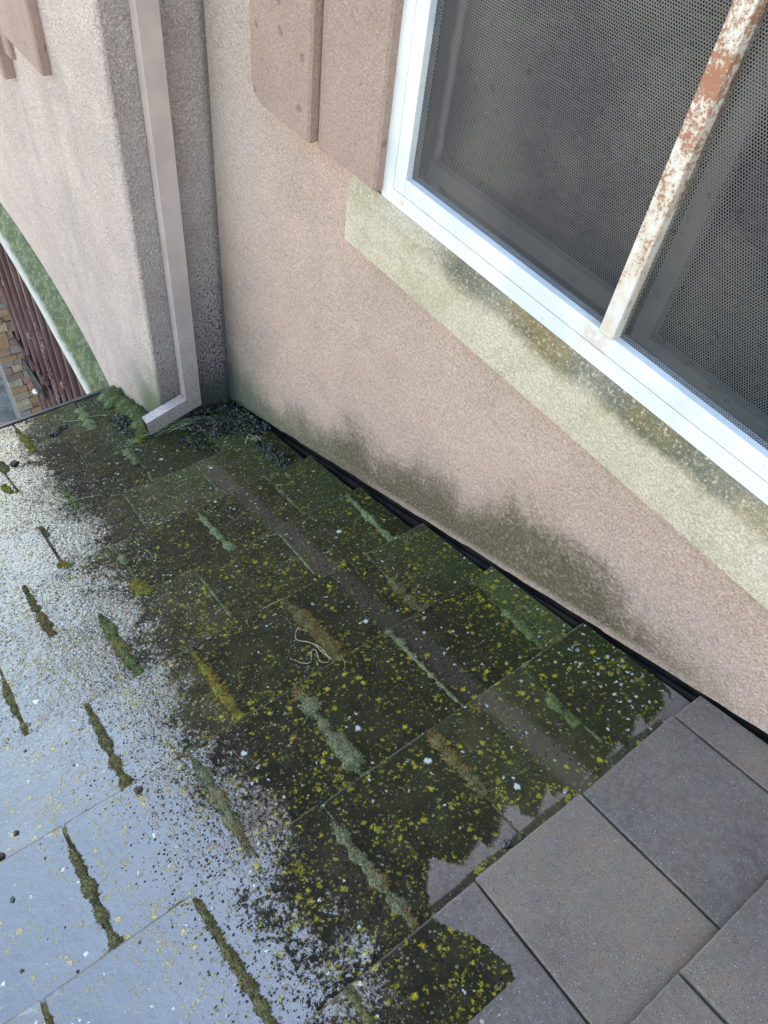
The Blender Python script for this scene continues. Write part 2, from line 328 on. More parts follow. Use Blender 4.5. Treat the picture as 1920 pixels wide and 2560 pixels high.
    hl2 = t.math('MULTIPLY', t.ramp(lump2.outputs['Distance'], .05, .35, 1, 0), t.math('GREATER_THAN', t.sep(lump2.outputs['Color'])[0], .6))
    hh = t.math('ADD', hl, t.math('ADD', t.math('MULTIPLY', mid, .45), t.math('MULTIPLY', hl2, .5)))
    hh = t.math('ADD', hh, t.math('MULTIPLY', fine, .45))
    hh = t.math('ADD', hh, t.math('MULTIPLY', t.math('ADD', lm, wm), .8))
    hc = t.math('ADD', t.math('MULTIPLY', fine, .7), t.math('MULTIPLY', vf, .5))
    calm = t.ramp(t.math('ADD', S, t.math('MULTIPLY', Y, -.8)), 3.1, 3.9, 1, .45)
    hh = t.math('ADD', t.math('MULTIPLY', hh, calm), t.math('MULTIPLY', gm_, 1.1))
    t.done(col, rough, t.bump(t.fmix(cm, hh, hc), .0016, 1.0), .5)
    t.b.inputs['IOR'].default_value = 1.5
    t.put(t.b.inputs['Specular IOR Level'], t.fmix(cm, t.fmix(film, .11, .22), .28)); t.put(t.b.inputs['Coat Weight'], t.math('MULTIPLY', t.math('MULTIPLY', film, t.math('SUBTRACT', 1, cm)), t.math('MULTIPLY', t.math('SUBTRACT', 1, t.math('MAXIMUM', dk, ew)), t.math('SUBTRACT', 1, t.math('MULTIPLY', gm_, .92))))); t.b.inputs['Coat Roughness'].default_value = .09; t.b.inputs['Coat IOR'].default_value = 2.1
    hco = t.math('ADD', hh, t.math('MULTIPLY', t.math('ADD', t.noise(P, 55, 3, .6), mid), t.math('MULTIPLY', calm, 1.6)))
    t.put(t.b.inputs['Coat Normal'], t.bump(hco, .0017, 1.0))
    return t.m
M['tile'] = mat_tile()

def mat_plain(name, a, b, scale=30, rough=.6, spec=.5, bd=0, metal=0, detail=4, lo=.4, hi=.6):
    t = NT(name); f = t.noise(t.pos, scale, detail, .6)
    nrm = t.bump(t.noise(t.pos, scale*3, 3, .6), bd) if bd else None
    t.done(t.mix(t.ramp(f, lo, hi), a, b), rough, nrm, spec, metal); return t.m
M['pipe'] = mat_plain('painted_downspout', (.46, .40, .375), (.40, .35, .33), 6, .42, .5, .0003)
def mat_pipe():
    t = NT('painted_downspout'); X, Y, Z = t.sep(t.pos)
    f = t.noise(t.pos, 6, 3); col = t.mix(t.ramp(f, .4, .6), (.50, .41, .37), (.44, .36, .33))
    sp = t.noise(t.pos, 120, 3, .75); lim = t.ramp(Z, .25, 1.6, .42, .25)
    col = t.mix(t.math('MULTIPLY', t.ramp(sp, t.math('SUBTRACT', lim, .02), t.math('ADD', lim, .04), 1, 0), .7), col, (.06, .055, .05))
    col = t.mix(t.ramp(Z, .27, .42, .35, 0), col, (.16, .18, .14))
    t.done(col, .45, t.bump(t.noise(t.pos, 14, 2), .0015), .5); return t.m
M['pipe'] = mat_pipe()
def mat_frame(rust=False):
    t = NT('rusty_white_paint' if rust else 'white_frame_paint'); X, Y, Z = t.sep(t.pos)
    col = t.mix(t.ramp(t.noise(t.pos, 5, 3), .4, .65), (.72, .725, .72), (.60, .62, .625))
    sp = t.noise(t.pos, 160, 3, .75); col = t.mix(t.ramp(sp, .29, .38, .6, 0), col, (.13, .13, .11))
    if rust:
        hgt = t.ramp(Z, 1.98, 2.45)
        n1 = t.noise(t.vm('MULTIPLY', t.pos, (1, 1, .6)), 30, 4, .7); n2 = t.noise(t.pos, 170, 4, .75)
        q = t.math('ADD', t.math('MULTIPLY', n1, .45), t.math('MULTIPLY', n2, .55))
        thr = t.fmix(hgt, .60, .495)
        col = t.mix(t.ramp(n1, .3, .6, .35, .85), col, (.60, .52, .42)); rm = t.ramp(q, t.math('SUBTRACT', thr, .025), t.math('ADD', thr, .05), 0, .9)
        tan = t.math('MULTIPLY', t.ramp(q, t.math('SUBTRACT', thr, .16), t.math('ADD', thr, .02)), .7)
        col = t.mix(tan, col, (.58, .46, .33)); col = t.mix(rm, col, t.mix(n2, (.20, .06, .025), (.42, .15, .07)))
        t.done(col, .55, t.bump(t.math('ADD', rm, t.math('MULTIPLY', n2, .4)), .0006), .4); return t.m
    rs = t.math('MULTIPLY', t.ramp(t.vm('LENGTH', t.vm('SUBTRACT', t.pos, (2.40, -.235, 1.90)), out=1), .01, .09, 1, 0), t.ramp(t.noise(t.pos, 40, 4), .45, .6))
    col = t.mix(t.math('MULTIPLY', rs, .5), col, (.55, .36, .22))
    t.done(col, .38, t.bump(t.noise(t.pos, 60, 3), .0003), .5); return t.m
M['frame'] = mat_frame(); M['mull'] = mat_frame(True)
def mat_screen():
    t = NT('perforated_screen'); X, Y, Z = t.sep(t.pos); p = .0060
    q = t.comb(t.math('DIVIDE', X, p), t.math('DIVIDE', Z, p*1.7320508), 0.0)
    def lat(v):
        f = t.vm('SUBTRACT', t.vm('FRACTION', v), (.5, .5, 0)); return t.vm('LENGTH', t.vm('MULTIPLY', f, (1, 1.7320508, 0)), out=1)
    d = t.math('MINIMUM', lat(q), lat(t.vm('ADD', q, (.5, .5, 0))))
    hole = t.ramp(d, .31, .35, 1, 0)
    dirt = t.ramp(t.noise(t.pos, 45, 4, .7), .60, .68)
    dust = t.noise(t.pos, 3, 3)
    hole = t.math('MULTIPLY', hole, t.math('SUBTRACT', 1, t.ramp(t.noise(t.pos, 60, 4, .7), .66, .70)))
    col = t.mix(t.ramp(dust, .35, .65), (.085, .09, .10), (.14, .14, .137)); col = t.mix(t.math('MULTIPLY', dirt, .6), col, (.03, .03, .03))
    t.done(col, .30, t.bump(d, .0004), .5, .75)
    tr = t.n('ShaderNodeBsdfTransparent'); mx = t.n('ShaderNodeMixShader'); t.put(mx.inputs[0], hole)
    t.put(mx.inputs[1], t.b.outputs[0]); t.put(mx.inputs[2], tr.outputs[0]); t.put(t.out.inputs[0], mx.outputs[0]); return t.m
M['screen'] = mat_screen()
def mat_glass():
    t = NT('dark_window_glass'); t.done((.012, .013, .016), .06, t.bump(t.noise(t.vm('MULTIPLY', t.pos, (1, 1, 3)), 5, 2), .004), .6); return t.m
M['glass'] = mat_glass(); M['sashpaint'] = mat_plain('grey_sash', (.10, .105, .11), (.13, .13, .13), 8, .5)
M['black'] = mat_plain('dark_underlay', (.008, .008, .008), (.015, .014, .014), 30, .9, .1)
M['metal'] = mat_plain('dark_metal_edge', (.028, .030, .036), (.045, .048, .055), 20, .35, .6)
M['flash'] = mat_plain('lead_flashing', (.010, .010, .010), (.022, .021, .021), 9, .9, .1)
def mat_arch():
    t = NT('mossy_trim'); X, Y, Z = t.sep(t.pos)
    nrm = t.sep(t.n('ShaderNodeNewGeometry').outputs['Normal'])
    w = t.noise(t.pos, 9, 4); f = t.noise(t.pos, 90, 4, .7)
    lip = t.ramp(t.math('ADD', Y, t.math('MULTIPLY', t.math('SUBTRACT', w, .5), .03)), -.704, -.680)
    base = t.mix(t.ramp(w, .4, .6), (.44, .43, .37), (.52, .51, .46))
    moss = t.mix(t.ramp(t.noise(t.pos, 5, 3), .4, .6), (.085, .105, .055), (.135, .145, .06)); moss = t.mix(t.ramp(f, .40, .62), moss, (.22, .23, .13)); moss = t.mix(t.ramp(t.noise(t.pos, 22, 4, .7), .42, .60, .75, 0), moss, (.045, .07, .03))
    col = t.mix(t.math('MULTIPLY', lip, t.ramp(f, .2, .45, .7, 1)), base, moss)
    v = t.vor(t.pos, 55); c = t.sep(v.outputs['Color'])
    col = t.mix(t.math('MULTIPLY', t.math('GREATER_THAN', c[0], .86), t.ramp(v.outputs['Distance'], .18, .28, .8, 0)), col, (.38, .42, .12))
    t.done(col, .8, t.bump(f, .002), .3); return t.m
M['arch'] = mat_arch()
def mat_moss(name, a, b, c):
    t = NT(name); n1 = t.noise(t.pos, 48, 5, .7); n2 = t.noise(t.pos, 320, 3, .7)
    col = t.mix(t.ramp(n1, .42, .58), a, b); col = t.mix(t.ramp(n2, .46, .66), col, c); col = t.mix(t.ramp(n2, .30, .42, .7, 0), col, (a[0]*.3, a[1]*.3, a[2]*.3))
    t.done(col, .85, t.bump(t.noise(t.pos, 240, 3, .7), .003), .2); return t.m
MOSS = {'grey': mat_moss('grey_green_moss', (.075, .080, .042), (.15, .16, .082), (.27, .275, .15)),
        'pale': mat_moss('pale_green_moss', (.11, .14, .065), (.20, .235, .11), (.33, .36, .19)),
        'green': mat_moss('green_moss', (.055, .075, .025), (.11, .135, .045), (.21, .235, .09)),
        'olive': mat_moss('olive_moss', (.058, .053, .021), (.125, .115, .044), (.22, .20, .085)),
        'lime': mat_moss('lime_moss', (.085, .10, .014), (.19, .20, .028), (.30, .27, .06))}
M['rust'] = mat_moss('rust_moss_tips', (.17, .085, .025), (.31, .165, .04), (.42, .28, .09))
M['crumb'] = mat_plain('pale_crumbs', (.20, .20, .15), (.36, .36, .28), 90, .8, .2)
M['grit'] = mat_plain('dark_grit', (.022, .020, .016), (.055, .05, .035), 90, .6, .3)
M['litter'] = mat_plain('dark_leaf_litter', (.016, .016, .018), (.20, .21, .24), 70, .4, .5, lo=.50, hi=.72)
M['straw'] = mat_plain('dry_straw', (.28, .26, .15), (.38, .35, .23), 60, .6)
M['grass'] = mat_plain('pale_grass', (.16, .21, .12), (.30, .34, .20), 60, .6)
M['clod'] = mat_plain('dark_clod', (.035, .026, .022), (.10, .078, .062), 120, .8, .3, .002)
M['pebble'] = mat_plain('green_pebble', (.035, .06, .035), (.07, .10, .06), 120, .6, .4, .001)

# ------------------------------------------------------------------ the roof
JROW = {  # measured joints: (distance from wall at the butt, at the head)
 0: [(-.49, -.50), (-.845, -.865), (-1.165, -1.163)], 1: [(-.33, -.34), (-.66, -.675), (-1.0, -1.014), (-1.33, -1.318)],
 2: [(-.49, -.51), (-.815, -.842), (-1.168, -1.170)], 3: [(-.33, -.34), (-.659, -.675), (-.987, -1.003), (-1.332, -1.332)],
 4: [(-.490, -.508), (-.816, -.830), (-1.159, -1.152), (-1.486, -1.483)], 5: [(-.330, -.362), (-.652, -.674), (-.985, -.995), (-1.321, -1.310), (-1.653, -1.657)],
 6: [(-.496, -.532), (-.829, -.850), (-1.165, -1.165), (-1.490, -1.498)], 7: [(-.333, -.378), (-.670, -.681), (-.994, -1.015), (-1.327, -1.335), (-1.663, -1.660)],
 8: [(-.483, -.507), (-.827, -.832), (-1.149, -1.146), (-1.486, -1.473), (-1.817, -1.81)], 9: [(-.325, -.345), (-.663, -.678), (-.992, -1.01), (-1.323, -1.335)],
 10: [(-.49, -.50), (-.821, -.835), (-1.15, -1.16)], 11: [(-.33, -.34), (-.66, -.67)]}
WALL_EDGE = {0: -.285, 1: -.28, 2: -.275, 3: -.268, 4: -.262, 5: -.256, 6: -.238, 7: -.234, 8: -.226, 9: -.218, 10: -.214, 11: -.212}
roofo = tag(empty('tiled_roof'), 'wet mossy flat-tiled porch roof with a washed patch at its upper end', 'roof')
FAR = -3.35
def joints(k):
    j = list(JROW[k])
    while j[-1][0] > FAR+.35: a = j[-1]; j.append((a[0]-.333, a[1]-.333))
    return j
def tile(k, y0, y1, y0h, y1h, parent, mb=None):
    """y0/y1: the two side edges at the butt (y0 nearer the wall), y0h/y1h at the head"""
    s0 = SK[k]; L = (SK[k+1]-s0) + .075; e = SK[k+1]-s0
    nx, ny = 16, 14; g = .0028; V = []; F = []
    twist = RNG.normal(0, .0028); lift = RNG.normal(0, .0012) + .0012; ds = RNG.normal(0, .0022); sk = RNG.normal(0, .004)
    def pt(i, j, drop=0, inset=0):
        a = i/nx*L; f = j/ny
        ya = y0 + (y0h-y0)*a/e - g; yb = y1 + (y1h-y1)*a/e + g
        ya -= inset; yb += inset
        y = ya + (yb-ya)*f; s = s0 + ds + sk*(f-.5) + a + (inset if i == 0 else 0)
        if i == 0: s += .0016*noise.noise((y*38, k*3.1, 1.7)) + .0022*max(0, noise.noise((y*13, k*7.7, 5))-.25)
        if j in (0, ny): y += .0012*noise.noise((s*45, k*5.3+j, 9))
        h = -(TT+.003)*a/e + lift + twist*(f-.5)*2 + .0016*noise.noise((s*7, y*7, k)) - drop
        return roof(s, y, h)
    # outer ring lower (worn arris), then the inset top
    for i in range(nx+1):
        for j in range(ny+1):
            edge = i in (0, nx) or j in (0, ny)
            V.append(pt(i, j, .0022 if edge else 0))
    # pull first inner ring close to the edge for a tight arris
    for i in range(nx):
        for j in range(ny):
            a = i*(ny+1)+j; F.append((a, a+ny+1, a+ny+2, a+1))
    n1 = len(V)
    def low(i, j):
        V.append(pt(i, j, TT)); return len(V)-1
    ring = [(0, j) for j in range(ny+1)] + [(i, ny) for i in range(1, nx+1)] + [(nx, j) for j in range(ny-1, -1, -1)] + [(i, 0) for i in range(nx-1, 0, -1)]
    lowi = [low(*q) for q in ring]; topi = [i*(ny+1)+j for i, j in ring]
    for q in range(len(ring)):
        w = (q+1) % len(ring); F.append((topi[q], topi[w], lowi[w], lowi[q]))
    # tighten arris: move ring-1 vertices toward the border
    for i in range(nx+1):
        for j in range(ny+1):
            if i in (0, nx) or j in (0, ny): continue
            p = Vector(V[i*(ny+1)+j])
            if i == 1: p = Vector(V[0*(ny+1)+j]).lerp(p, .16) + Vector((-ST, 0, CT))*.0020
            if j == 1: q = Vector(V[i*(ny+1)]); p = q.lerp(p, .16) + Vector((-ST, 0, CT))*.0018
            if j == ny-1: q = Vector(V[i*(ny+1)+ny]); p = q.lerp(p, .16) + Vector((-ST, 0, CT))*.0018
            V[i*(ny+1)+j] = tuple(p)
    if mb is not None:
        n = len(mb.v); mb.v += V; mb.f += [tuple(n+x for x in f) for f in F]; return
    o = mesh('roof_tile', V, F, M['tile'], parent)
    bm = bmesh.new(); bm.from_mesh(o.data); bmesh.ops.recalc_face_normals(bm, faces=bm.faces); bm.to_mesh(o.data); bm.free()
    return o
outer = MB()
CAMP = Vector((3.1575, -1.5354, 2.955))
def in_view(p, pad=60):
    d = Vector(p) - CAMP; x, y, z = r0.dot(d), r1.dot(d), r2.dot(d)
    if z < .1: return False
    u, v = 960+1903.2*x/z, 1280+1903.2*y/z
    return -pad < u < 1920+pad and -pad < v < 2560+pad
for k in range(12):
    js = joints(k); edges = [(WALL_EDGE[k]-.003, WALL_EDGE[k]-.010)] + js
    for a, b in zip(edges[:-1], edges[1:]):
        vis = any(in_view(roof(SK[k]+q*(SK[k+1]-SK[k]), a[0]+(b[0]-a[0])*w)) for q in (0, .5, 1) for w in (0, .5, 1))
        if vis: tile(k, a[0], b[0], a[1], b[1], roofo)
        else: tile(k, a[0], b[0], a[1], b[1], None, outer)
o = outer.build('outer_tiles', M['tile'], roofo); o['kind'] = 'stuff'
ub = MB(); ub.prism(None, [roof(-.03, -.10, -.062), roof(4.5, -.10, -.062), roof(4.5, FAR, -.062), roof(-.03, FAR, -.062)],
                          [roof(-.03, -.10, -.058), roof(4.5, -.10, -.058), roof(4.5, FAR, -.058), roof(-.03, FAR, -.058)])
ub.build('underlayment', M['black'], roofo)
db = MB(); db.prism(None, [roof(-.062, -.60, .004), roof(-.030, -.60, .004), roof(-.030, -.60, -.12), roof(-.062, -.60, -.16)],
                          [roof(-.062, FAR, .004), roof(-.030, FAR, .004), roof(-.030, FAR, -.12), roof(-.062, FAR, -.16)])
db.build('drip_edge', M['metal'], roofo, bevel=.003)
fl = MB(); n = 40
fl.prism(None, [roof(.62, -.262, -.045), roof(4.4, -.214, -.045), roof(4.4, -.206, -.045), roof(.62, -.250, -.045)],
               [roof(.62, -.262, -.020), roof(4.4, -.214, -.020), roof(4.4, -.206, -.020), roof(.62, -.250, -.020)])
fl.build('wall_flashing', M['flash'], roofo)

# ------------------------------------------------------------------ window wall
def W(u, d, z): return (u, wy(u) - d, z)                 # point on the window wall, d = out of its face
wall = tag(empty('stucco_wall'), 'long pink stucco wall with the white framed window, mould stained along its foot', 'wall')
def wall_plate(name, u0, u1, d0, d1, z0, z1, mat, parent, bevel=.006, seg=3):
    b = MB(); b.box(u0, u1, d0, d1, z0, z1); return b.build(name, mat, parent, bevel=bevel, seg=seg, tf=W)
# face with window opening: bottom follows the roof with a wavy plaster edge
WX0, WX1, WZ0, WZ1 = 1.60, 3.62, 1.845, 3.10
def wall_mesh():
    V = []; F = []
    xs = list(np.arange(.597, 3.9, .03)) + [4.2, 5, 6.5, 8]
    def edge(u): return u*ZT + (.010 + .006*noise.noise((u*9, 3, 1)) + .004*noise.noise((u*31, 8, 2)))
    bot = [(u, edge(u)) for u in xs]
    # strips: from bottom edge to z=1.845 where below the window, else up to the top
    def quad(a, b, c, d): n = len(V); V.extend([a, b, c, d]); F.append((n, n+1, n+2, n+3))
    for (u0, z0), (u1, z1) in zip(bot[:-1], bot[1:]):
        quad(W(u0, 0, z0), W(u1, 0, z1), W(u1, 0, max(WZ0, z1)), W(u0, 0, max(WZ0, z0)))
        # plaster thickness turned under
        quad(W(u0, -.016, z0+.002), W(u1, -.016, z1+.002), W(u1, 0, z1), W(u0, 0, z0))
    for (ua, ub) in ((.597, WX0), (WX1, 8)): quad(W(ua, 0, WZ0), W(ub, 0, WZ0), W(ub, 0, 5.6), W(ua, 0, 5.6))
    quad(W(WX0, 0, WZ1), W(WX1, 0, WZ1), W(WX1, 0, 5.6), W(WX0, 0, 5.6))
    return V, F
V, F = wall_mesh(); mesh('wall_face', V, F, M['wall'], wall)
bk = MB(); bk.box(.597, 8, -2.2, -2.0, -3, 5.6); bk.box(.597, 8, -2.0, -.20, 5.4, 5.6); bk.build('wall_core', M['black'], wall, tf=W)
fb = MB()                                                # felt behind the plaster's foot
fb.prism(None, [W(.6, -.018, .6*ZT-.10), W(4.4, -.018, 4.4*ZT-.10), W(4.4, -.018, 4.4*ZT+.05), W(.6, -.018, .6*ZT+.05)],
               [W(.6, -.022, .6*ZT-.10), W(4.4, -.022, 4.4*ZT-.10), W(4.4, -.022, 4.4*ZT+.05), W(.6, -.022, .6*ZT+.05)])
fb.build('building_felt', M['flash'], wall)
# sill band: sloping top
def sill():
    u0, u1 = 1.466, 3.9; d = .024; b = MB()
    prof = [(0.001, 1.640), (d, 1.640), (d, 1.805), (.010, 1.846), (0.001, 1.846)]
    n = 80; 
    for i in range(n+1):
        u = u0+(u1-u0)*i/n
        for (q, z) in prof: b.v.append(W(u, q, z + (.0015*noise.noise((u*12, z, 3)) if z < 1.7 else 0)))
    k = len(prof)
    for i in range(n):
        for j in range(k): a = i*k+j; c = i*k+(j+1) % k; b.f.append((a, c, c+k, a+k))
    b.f.append(tuple(range(k))); b.f.append(tuple(n*k+j for j in range(k))[::-1])
    o = b.build('window_sill', M['sill'], wall); return o
sill()
# raised fluted panels beside the window
def panel(name, u0, u1, dep, z0, r, parent, mat=M['panel'], ztop=4.2, tf=W, dep0=0.001):
    """plate with rounded lower corner at its low-u side and softened arrises"""
    pts = [(u1, ztop), (u0, ztop)] + [(u0 + r - r*math.cos(a), z0 + r - r*math.sin(a)) for a in np.linspace(0, math.pi/2, 6)] + [(u1-.004, z0), (u1, z0+.004)]
    b = MB(); c = .007
    bk_ = [tf(u, dep0, z) for u, z in pts]; n = len(pts)
    cx = (u0+u1)/2
    mid = [tf(u, dep-c, z) for u, z in pts]
    top = [tf(u + (c if u < cx else -c), dep, z + (c if z < z0+r+.1 and z < 2 else 0)) for u, z in pts]
    b.v = bk_+mid+top
    for L in (0, n):
        for i in range(n): j = (i+1) % n; b.f.append((L+i, L+j, L+n+j, L+n+i))
    b.f.append(tuple(2*n+i for i in range(n)))
    o = b.build(name, mat, parent); return o
panel('raised_panel', 1.00, 1.318, .068, 1.872, .06, wall)
panel('raised_panel', 1.322, 1.604, .040, 1.862, .012, wall)
# window
win = MB()
def frame_piece(b, u0, u1, z0, z1, d0, d1): b.box(u0, u1, d0, d1, z0, z1)
fr = MB()
# outer flange (left, bottom, top, right) and inner frame separated by a groove
G = .003
fr.box(1.601, 1.647, -.02, .010, 1.846, 3.10); fr.box(1.647, 3.62, -.02, .010, 1.846, 1.889); fr.box(1.647, 3.62, -.02, .010, 3.05, 3.10); fr.box(3.575, 3.62, -.02, .010, 1.889, 3.05)
frame = fr.build('window', M['frame'], wall, bevel=.0025, tf=W)
fi = MB()
fi.box(1.650, 1.697, -.03, .012, 1.892, 3.047); fi.box(1.697, 3.525, -.03, .012, 1.892, 1.938); fi.box(1.697, 3.525, -.03, .012, 3.0, 3.047); fi.box(3.525, 3.572, -.03, .012, 1.892, 3.047)
fi.build('window_frame', M['frame'], frame, bevel=.0025, tf=W)
fg = MB(); fg.box(1.640, 3.58, -.022, .002, 1.885, 1.896); fg.box(1.643, 1.654, -.022, .002, 1.896, 3.05); fg.build('frame_seam', M['metal'], frame, tf=W)
mu = MB(); mu.box(2.403, 2.444, -.028, .016, 1.935, 3.01); mu.build('mullion', M['mull'], frame, bevel=.004, seg=3, tf=W)
for (a, b_) in ((1.696, 2.402), (2.447, 3.526)):
    s_ = MB(); s_.v = [W(a, -.008, 1.937), W(b_, -.008, 1.937), W(b_, -.008, 3.002), W(a, -.008, 3.002)]; s_.f = [(0, 1, 2, 3)]
    mesh('insect_screen', s_.v, s_.f, M['screen'], frame)
sa = MB(); sa.box(1.72, 2.44, -.065, -.040, 1.945, 1.99); sa.box(2.455, 2.50, -.06, -.030, 1.94, 3.0); sa.box(2.50, 3.5, -.06, -.030, 1.94, 1.965)
sa.build('sash', M['sashpaint'], frame, bevel=.002, tf=W)
gl = MB(); gl.box(1.65, 3.57, -.080, -.074, 1.90, 3.04); gl.build('glass', M['glass'], frame, tf=W)
sm = MB(); cpt = Vector(W(1.640, .0102, 1.866))
disc = bmesh.new(); bmesh.ops.create_uvsphere(disc, u_segments=16, v_segments=8, radius=.0085)
me = bpy.data.meshes.new('screw_cap'); disc.to_mesh(me); disc.free(); me.materials.append(mat_plain('cream_cap', (.55, .50, .33), (.62, .58, .42), 30, .5))
cap = bpy.data.objects.new('screw_cap', me); COL.objects.link(cap); cap.scale = (1, .3, 1); cap.location = W(1.692, .0105, 1.872); cap.parent = frame

# ------------------------------------------------------------------ entry wall (return face, arched face)
YE = -.61
XC = .600
entry = tag(empty('entry_wall'), 'pale projecting stucco wall over the arched entry, its mossy arch moulding above the gate', 'wall')
def grid_face(name, P, nx, ny, mat, parent):
    V = [P(i/nx, j/ny) for i in range(nx+1) for j in range(ny+1)]
    F = [(i*(ny+1)+j, (i+1)*(ny+1)+j, (i+1)*(ny+1)+j+1, i*(ny+1)+j+1) for i in range(nx) for j in range(ny)]
    return mesh(name, V, F, mat, parent, True)
def wavy(x, y, z, a=.0015): return noise.noise((x*6, y*6, z*6))*a
def xcorner(z): return .600
rc = .014                                               # rounded arris of the outer corner
grid_face('return_face', lambda a, b: (XC + wavy(XC, a, b*5, .002), -.24 + (YE+rc+.24)*a, .14 + 5.46*b), 10, 60, M['return'], entry)
grid_face('corner_arris', lambda a, b: (XC-rc+rc*math.cos(a*math.pi/2) + wavy(0, 1, b*20, .002), YE+rc-rc*math.sin(a*math.pi/2) + wavy(5, 1, b*22, .002), .14 + 5.46*b), 6, 200, M['entry'], entry)
EX = [(-6.0, .02), (-4.2, .02), (-3.4, .10), (-2.9, .17), (-2.4, .235), (-1.95, .272), (-1.54, .277), (-1.17, .258), (-.79, .194), (-.45, .09), (-.13, -.09), (.02, -.22), (.20, -.45)]
LX = [(-6.0, -.10), (-4.2, -.10), (-3.4, -.02), (-2.9, .05), (-2.4, .12), (-1.95, .165), (-1.54, .172), (-1.36, .154), (-.92, .048), (-.59, -.098), (-.25, -.21), (.02, -.40), (.20, -.60)]
def itp(T, x):
    for (a, p), (b, q) in zip(T[:-1], T[1:]):
        if x <= b:
            f = (x-a)/(b-a); return p+(q-p)*f
    return T[-1][1]
def smooth_itp(T, x): return sum(itp(T, x+o)*w for o, w in ((-.16, .15), (-.08, .2), (0, .3), (.08, .2), (.16, .15)))
V = []; F = []
xs = list(np.arange(-5.8, .0, .06)) + list(np.linspace(0, XC-rc, 12))
for x in xs:
    zb = smooth_itp(EX, x) if x < -.02 else x*ZT-.05
    V += [(x, YE, zb), (x, YE, max(.6, zb)), (x, YE, 5.6)]
for i in range(len(xs)-1):
    for j in (0, 1): a = i*3+j; F.append((a, a+3, a+4, a+1))
mesh('entry_face', V, F, M['entry'], entry)
bk = MB(); bk.box(-5.8, .58, 1.4, 1.5, -3, 5.6); bk.box(-5.8, .597, YE+.01, 1.5, 5.5, 5.59); bk.box(-5.85, -5.75, YE+.01, 1.5, -3, 5.6); bk.build('wall_core', M['black'], entry)
V = []; F = []
xa = list(np.arange(-5.8, .14, .04)); sect = 9
for x in xa:
    ze, zl = smooth_itp(EX, x), smooth_itp(LX, x); yl = -.708
    pr = [(YE+.002, ze+.006), (YE-.02, ze-.012), (YE-.045, ze+(zl-ze)*.42), (YE-.075, ze+(zl-ze)*.72), (yl+.006, zl+.010), (yl, zl-.004), (yl+.001, zl-.03), (yl+.012, zl-.05), (YE+.06, zl-.055)]
    V += [(x, y, z) for y, z in pr]
for i in range(len(xa)-1):
    for j in range(sect-1): a = i*sect+j; F.append((a, a+sect, a+sect+1, a+1))
mesh('arch_moulding', V, F, M['arch'], entry, True)
WE = lambda u, d, z: (u, YE-d, z)
panel('raised_panel', -.36, .045, .040, 1.612, .02, entry, mat=M['panel'], tf=WE)
panel('raised_panel', -.80, -.40, .022, 1.50, .03, entry, mat=M['panel'], tf=WE)
panel('raised_panel', -1.30, -.47, .050, 1.40, .02, entry, mat=M['panel'], tf=WE)

# ------------------------------------------------------------------ downspout
ds = tag(empty('downspout'), 'square taupe metal downspout with a kicked-out elbow in the corner of the walls', 'downspout')
X0, X1 = .606, .656
b = MB(); n = 60
pr = []
for i in range(n+1):
    z = .372 + (5.2-.372)*i/n; wv = .0016*noise.noise((z*4, 2, 2)); pr.append((z, wv))
for z, wv in pr:
    zz0 = z+.033 if z < .38 else z; zz1 = z-.032 if z < .38 else z
    b.v += [(X0, -.5045+wv, zz0), (X1, -.5045+wv, zz0), (X1, -.4265+wv*.6, zz1), (X0, -.4265+wv*.6, zz1)]
for i in range(n):
    for j in range(4): a = i*4+j; c = i*4+(j+1) % 4; b.f.append((a, c, c+4, a+4))
b.f.append((0, 1, 2, 3)); b.f.append((n*4, n*4+1, n*4+2, n*4+3))
b.build('pipe', M['pipe'], ds, bevel=.0022)
b = MB()                                                # elbow as a closed solid, its mouth only a black sheet
A = [(-.5045, .405), (-.708, .353), (-.699, .272), (-.4265, .340)]
def loop(x, sh): 
    cy = sum(p[0] for p in A)/4; cz = sum(p[1] for p in A)/4
    return [(x, y, z) for y, z in A]
b.prism(None, loop(X0, 0), loop(X1, 0)); eb = b.build('elbow', M['pipe'], ds, bevel=.0022)
b = MB(); b.v = [(X0+.003, -.7075, .3500), (X1-.003, -.7075, .3500), (X1-.003, -.7002, .2755), (X0+.003, -.7002, .2755)]
b.v = [(x, y-.0016, z) for x, y, z in b.v]; b.f = [(0, 1, 2, 3)]; mesh('elbow_black_sheet', b.v, b.f, M['black'], eb)  # black sheet standing in for the dark inside of the elbow
b = MB(); b.box(.600, .660, -.512, -.419, 1.58, 1.61); b.box(.600, .660, -.512, -.419, 3.2, 3.23); 
b.build('strap', M['pipe'], ds, bevel=.001) if False else None

# ------------------------------------------------------------------ down below: ground, gate, pillar
def ground():
    t = NT('dark_ground'); Y_ = t.sep(t.pos)[1]; f = t.noise(t.pos, 3, 6, .7); g = t.noise(t.pos, 40, 4, .7)
    c = t.mix(t.ramp(t.math('ADD', f, t.ramp(Y_, -5.0, -4.0, .2, 0)), .4, .6), (.10, .10, .095), (.24, .225, .20)); c = t.mix(t.ramp(g, .5, .7), c, (.05, .055, .04))
    t.done(c, .85, t.bump(g, .01)); return t.m
mesh('ground', [(-600, -600, -3.0), (600, -600, -3.0), (600, 600, -3.0), (-600, 600, -3.0)], [(0, 1, 2, 3)], ground())['kind'] = 'structure'
M['iron'] = mat_plain('maroon_iron', (.15, .085, .082), (.22, .145, .135), 2.5, .42, .6)
M['irondark'] = mat_plain('dark_maroon_panel', (.022, .010, .014), (.035, .016, .020), 5, .5, .4)
M['steel'] = mat_plain('worn_steel', (.45, .43, .38), (.55, .53, .48), 50, .3, .6, metal=.8)
gate = tag(empty('iron_gate'), 'tall maroon iron gate with leaf scrolls seen below the mossy arch', 'gate')
GY = -.55
